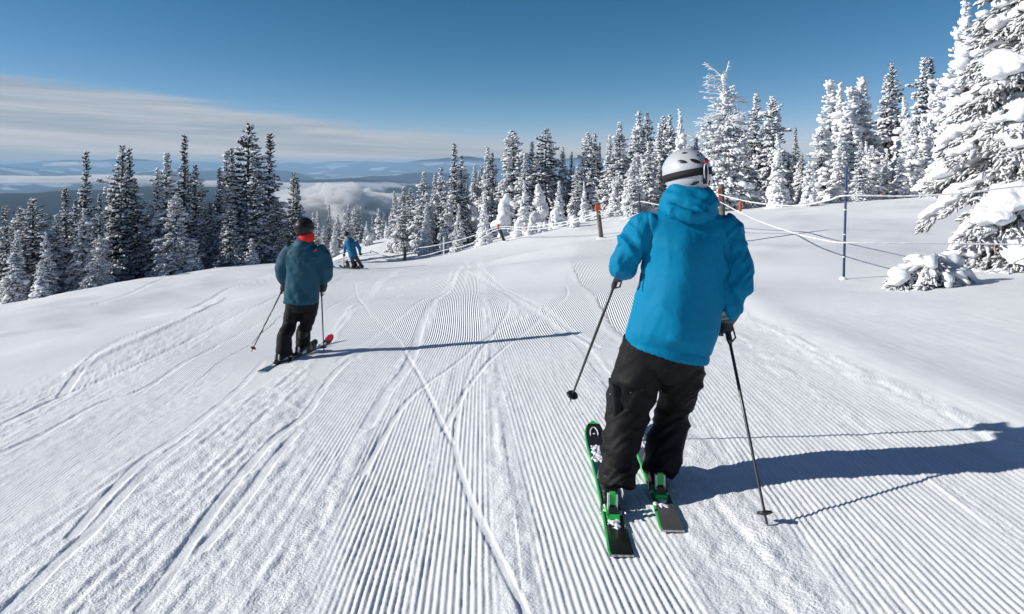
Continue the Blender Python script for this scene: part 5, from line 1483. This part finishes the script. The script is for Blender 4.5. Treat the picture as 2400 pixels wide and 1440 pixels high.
# ---- the farthest skier (blue jacket, grey trousers)
def farthest_skier():
    D = 32.0; g = gpx(838, 631); D = float(np.clip(g[1], 26, 36))
    u = D / F; c = lambda x, y, d=0.0: pw(x, y, D + d)
    b = np.array([c(828, 630)[0], D]); f = np.array([-0.86, 0.50])
    kl = ski(b - f * 0.55 + np.array([-.12, -.1]), b + f * 1.05 + np.array([-.12, -.1]), 0.09, 0.0, (BLACKP, SKIB), 'front ski of the farthest skier pointing left', boot_at=0.34, brake=False, group='skis of the farthest skier')
    kr = ski(b - f * 0.60 + np.array([.12, .12]), b + f * 1.0 + np.array([.12, .12]), 0.09, 0.0, (BLACKP, SKIB), 'rear ski of the farthest skier kicking up snow', boot_at=0.34, brake=False, group='skis of the farthest skier')
    J = dict(head=c(812, 550), neck=c(815, 560), chest=c(821, 575), waist=c(825, 590), pelvis=c(829, 600), sh_l=c(812, 566), el_l=c(808, 584), wr_l=c(807, 596, .1), ha_l=c(806, 599, .1),
             sh_r=c(834, 567), el_r=c(843, 584), wr_r=c(844, 593, .1), ha_r=c(845, 597, .1), hip_l=c(824, 603), kn_l=c(827, 618), an_l=c(832, 628), hip_r=c(834, 602), kn_r=c(841, 615), an_r=c(848, 626, .2))
    org = np.array([b[0], D, gz(b[0], D)])
    p = person('person', 'farthest skier leaning into a turn in blue jacket and grey trousers', J, org, dict(yaw=R(30)))
    m = MB(); m.tube([c(828, 596), c(829, 604), c(829, 608)], [(8 * u, .12), (8.5 * u, .12), (6.5 * u, .10)], 16)
    m.tube([c(824, 602), c(827, 616), c(832, 629)], [.085, .07, .065], 14); m.tube([c(834, 602), c(842, 615), c(850, 627, .2)], [.085, .07, .065], 14)
    wrinkled(m, 0.022, 2, [folds((4, 4, 8), 0.012, 93)], 'trousers', GREYC, p, org)
    m = MB(); m.tube([c(816, 558), c(818, 564), c(821, 574), c(825, 588), c(829, 602)], [(5 * u, .09), (10 * u, .14), (11 * u, .16), (10 * u, .16), (10.5 * u, .17)], 18)
    m.tube([c(813, 565), c(809, 580), c(807, 594, .1)], [.085, .075, .05], 12); m.tube([c(833, 566), c(843, 583), c(844, 594, .1)], [.085, .075, .05], 12)
    wrinkled(m, 0.022, 2, [folds((5, 5, 5), 0.014, 95, (0.8, 0))], 'jacket', BLUEJ2, p, org)
    helmet(p, org, c(812, 549), R(25), 0.0, 0.0, 0.85, BLACKH, [], True)
    t1 = c(806, 634); t1[2] = gz(t1[0], t1[1])
    glove(p, org, J['wr_l'], J['ha_l'], t1 - J['ha_l'], -1, 0.012); glove(p, org, J['wr_r'], J['ha_r'], np.array([1.0, 0, -0.1]), 1, 0.012)
    boot(p, org, J['an_l'], kl['at'](0.34, 0, .02), kl['yaw'], 1, J['kn_l']); boot(p, org, J['an_r'], kr['at'](0.34, 0, .02), kr['yaw'], 1, J['kn_r'])
    pole(J['ha_l'] + np.array([0, 0, .05]), t1, BLACKP, 'upright pole planted left of the farthest skier', group='poles of the farthest skier', rs=1.4)
    pole(J['ha_r'], c(873, 591, .3), BLACKP, 'pole swung out level behind the farthest skier', group='poles of the farthest skier', rs=1.4)
farthest_skier()

# ------------------------------------------------------------------ rope fence
WOOD = mat('weathered_wood', (0.15, 0.125, 0.10), 0.9, 0.1, bump=(25, 0.6, 0.02), vary=(10, 0.35))
ROPE = mat('frosted_rope', (0.74, 0.75, 0.77), 0.85, 0.1, bump=(60, 0.8, 0.01))
ORANGE = mat('orange_marker', (0.70, 0.12, 0.04), 0.7, 0.3)
PINK = mat('faded_pink_tape', (0.80, 0.36, 0.30), 0.7, 0.2)
BLUEP = mat('blue_pole', (0.018, 0.055, 0.15), 0.5, 0.5, vary=(20, 0.5))
DARKP = mat('dark_pole', (0.03, 0.03, 0.035), 0.5, 0.4)
def post(x, ytop, D, r, matl, label, name='rope_post', topx=None, cap=None):
    w = (x - 1200.0) / F; X = w * D; g = gz(X, D)
    top = pw(topx if topx is not None else x, ytop, D)
    e = bpy.data.objects.new(name, None); COL.objects.link(e); e.location = (X, D, g)
    tag(e, label, 'post'); org = np.array([X, D, g])
    m = MB(); q0 = np.array([X, D, g - 0.35]); m.tube([q0, q0 * 0.5 + top * 0.5, top - (top - q0) * 0.01, top], [r * 1.05, r, r * 0.97, r * 0.8], 12)
    sh = m.build('shaft', matl, e, org)
    d = (top - org); 
    if cap == 'box':
        m = MB(); m.box(top - d * 0.02, (r * 2.4, r * 2.4, 0.22)); m.build('orange_sleeve', ORANGE, e, org, False)
    if cap == 'ball':
        m = MB(); m.ell(top, (0.10, 0.10, 0.12), 12, 8); m.build('orange_cap', ORANGE, e, org)
    if cap == 'tape':
        m = MB(); m.box(top - d * 0.22 + np.array([-r * 0.9, -r * 0.6, 0]), (0.05, 0.03, 0.42), np.array(Matrix.Rotation(R(-8), 3, 'Y'))); m.build('orange_tape', ORANGE, e, org, False)
    if cap == 'bands':
        for k, t in enumerate((0.78, 0.62, 0.40, 0.2)):
            m = MB(); q = org + d * t; m.tube([q - d * 0.006, q + d * 0.006], [r * 1.25, r * 1.25], 10); m.build('frost_ring', ROPE, e, org)
    m = MB(); m.ell(org + np.array([0, 0, 0.0]), (r * 3, r * 3, 0.05), 12, 8); o = m.build('snow_collar', SNOW_T, e, org)
    return lambda y: org + d * ((y - 0.0))
    
post(1697, 432, 18.0, 0.075, WOOD, 'weathered wooden post with orange tape behind the blue shoulder', topx=1690, cap='tape')
post(1412, 486, 27.0, 0.085, WOOD, 'wooden post with a square orange sleeve on top', topx=1401, cap='box')
post(1188, 531, 38.0, 0.085, DARKP, 'leaning dark post with an orange ball cap', topx=1168, cap='ball')
post(949, 578, 45.0, 0.10, WOOD, 'lone short wooden post at the left end of the double rope')
post(791, 551, 62.0, 0.13, WOOD, 'dark wooden post left of the farthest skier', topx=787)
post(1040, 556, 42.0, 0.035, ROPE, 'thin frost-white pole midway along the double rope', name='rope_pole')
post(1503, 452, 26.0, 0.035, DARKP, 'thin black pole left of the blue collar', name='rope_pole', topx=1498)
post(1976, 392, 11.0, 0.019, BLUEP, 'slim dark blue pole standing in untouched snow on the right', name='rope_pole', topx=1984, cap='bands')
post(2560, 440, 10.0, 0.024, BLUEP, 'slim blue pole beyond the right edge carrying the two ropes', name='rope_pole')

def rope(pts, r, label, seed=0, sag=0.0):
    P = np.array([pw(*a) for a in pts]); C = catmull(P, 10)
    # icy beads of rime make the rope uneven
    n = len(C); seg = np.linalg.norm(np.diff(C, axis=0), axis=1).sum(); k = int(min(700, max(60, seg / (r * 2.2))))
    s = np.linspace(0, n - 1, k); C2 = np.stack([np.interp(s, np.arange(n), C[:, a]) for a in range(3)], 1)
    rr_ = r * (1 + 0.5 * vn2(s * 0 + seed, np.arange(k) * 0.7, seed) + 0.3 * vn2(s * 0 + seed + 9, np.arange(k) * 0.13, seed))
    m = MB(); m.tube(C2, list(rr_), 7, ref=(0.1, 0.3, 1.0))
    o0 = C2[0]; o = mk('rope', mesh_np('rope', m.V() - o0, m.f), ROPE, loc=tuple(o0))
    tag(o, label, 'rope', 'frosted ropes of the fence')
rope([(1686, 456, 17.9), (1760, 474, 15.5), (1860, 483, 13.0), (1940, 470, 11.5), (1982, 459, 10.97), (2120, 460, 10.6), (2260, 453, 10.3), (2400, 437, 10.1), (2555, 442, 10)], 0.0136, 'upper frosted rope running past the blue pole to the right edge', 1)
rope([(1688, 474, 17.9), (1770, 515, 15.0), (1860, 546, 12.8), (1930, 563, 11.6), (1977, 569, 10.97), (2120, 570, 10.6), (2280, 572, 10.3), (2400, 573, 10.1), (2555, 575, 10)], 0.0116, 'lower frosted rope dipping past the blue pole to the right edge', 2)
rope([(1403, 494, 26.9), (1440, 498, 26.7), (1470, 485, 26.4), (1500, 473, 26), (1560, 482, 23), (1640, 470, 20), (1686, 456, 18)], 0.0177, 'frosted rope from the orange-sleeved post to the taped post', 3)
rope([(1403, 500, 26.9), (1425, 515, 26.7), (1450, 522, 26.4), (1500, 500, 25.9), (1560, 505, 23), (1640, 495, 20), (1688, 475, 18)], 0.0150, 'slack lower rope right of the orange-sleeved post', 4)
rope([(949, 584, 45), (1000, 579, 43.5), (1040, 571, 42), (1100, 556, 40.5), (1168, 533, 38), (1230, 533, 35), (1310, 523, 31), (1380, 505, 28), (1403, 496, 27)], 0.0204, 'upper line of the double rope in front of the hollow', 5)
rope([(949, 606, 45), (1000, 598, 43.5), (1040, 587, 42), (1100, 573, 40.5), (1168, 538, 38), (1230, 540, 35), (1310, 530, 31), (1380, 511, 28), (1403, 500, 27)], 0.0204, 'lower line of the double rope in front of the hollow', 6)
rope([(790, 558, 62), (830, 572, 57), (880, 592, 50), (920, 604, 47), (949, 607, 45)], 0.0204, 'sagging rope from the lone post down behind the farthest skier', 7)
def flag(x, y, D, w, h, matl, label, tilt=0.1):
    c = pw(x, y, D); m = MB()
    n = 8; V = []; Fs = []
    for i in range(n + 1):
        t = i / n; yy = 0.012 * math.sin(t * 5)
        for sx in (-1, 1):
            for q in (-1, 1): V.append((sx * w / 2 + tilt * h * t * -1, yy + q * 0.002, -h * t))
    for i in range(n):
        a = i * 4
        for p_, r_ in ((0, 2), (2, 3), (3, 1), (1, 0)): Fs.append((a + p_, a + r_, a + 4 + r_, a + 4 + p_))
    Fs += [(0, 1, 3, 2), (n * 4, n * 4 + 2, n * 4 + 3, n * 4 + 1)]
    o = mk('marker_tape', mesh_np('marker_tape', V, Fs), matl, loc=tuple(c)); tag(o, label, 'tape', 'marker tapes on the ropes')
flag(1737, 472, 16.2, 0.07, 0.24, ORANGE, 'orange tape hanging from the upper rope right of the taped post')
flag(2067, 455, 10.8, 0.05, 0.045, PINK, 'tiny pink tape knot on the upper rope right of the blue pole')
flag(1233, 534, 34.8, 0.16, 0.16, PINK, 'pink tape on the double rope among the buried saplings')
flag(1548, 480, 23.6, 0.10, 0.12, PINK, 'pink tape on the rope beside the blue collar')
flag(2333, 571, 10.2, 0.02, 0.16, PINK, 'thin pink tape dangling from the lower rope at right', 0.05)
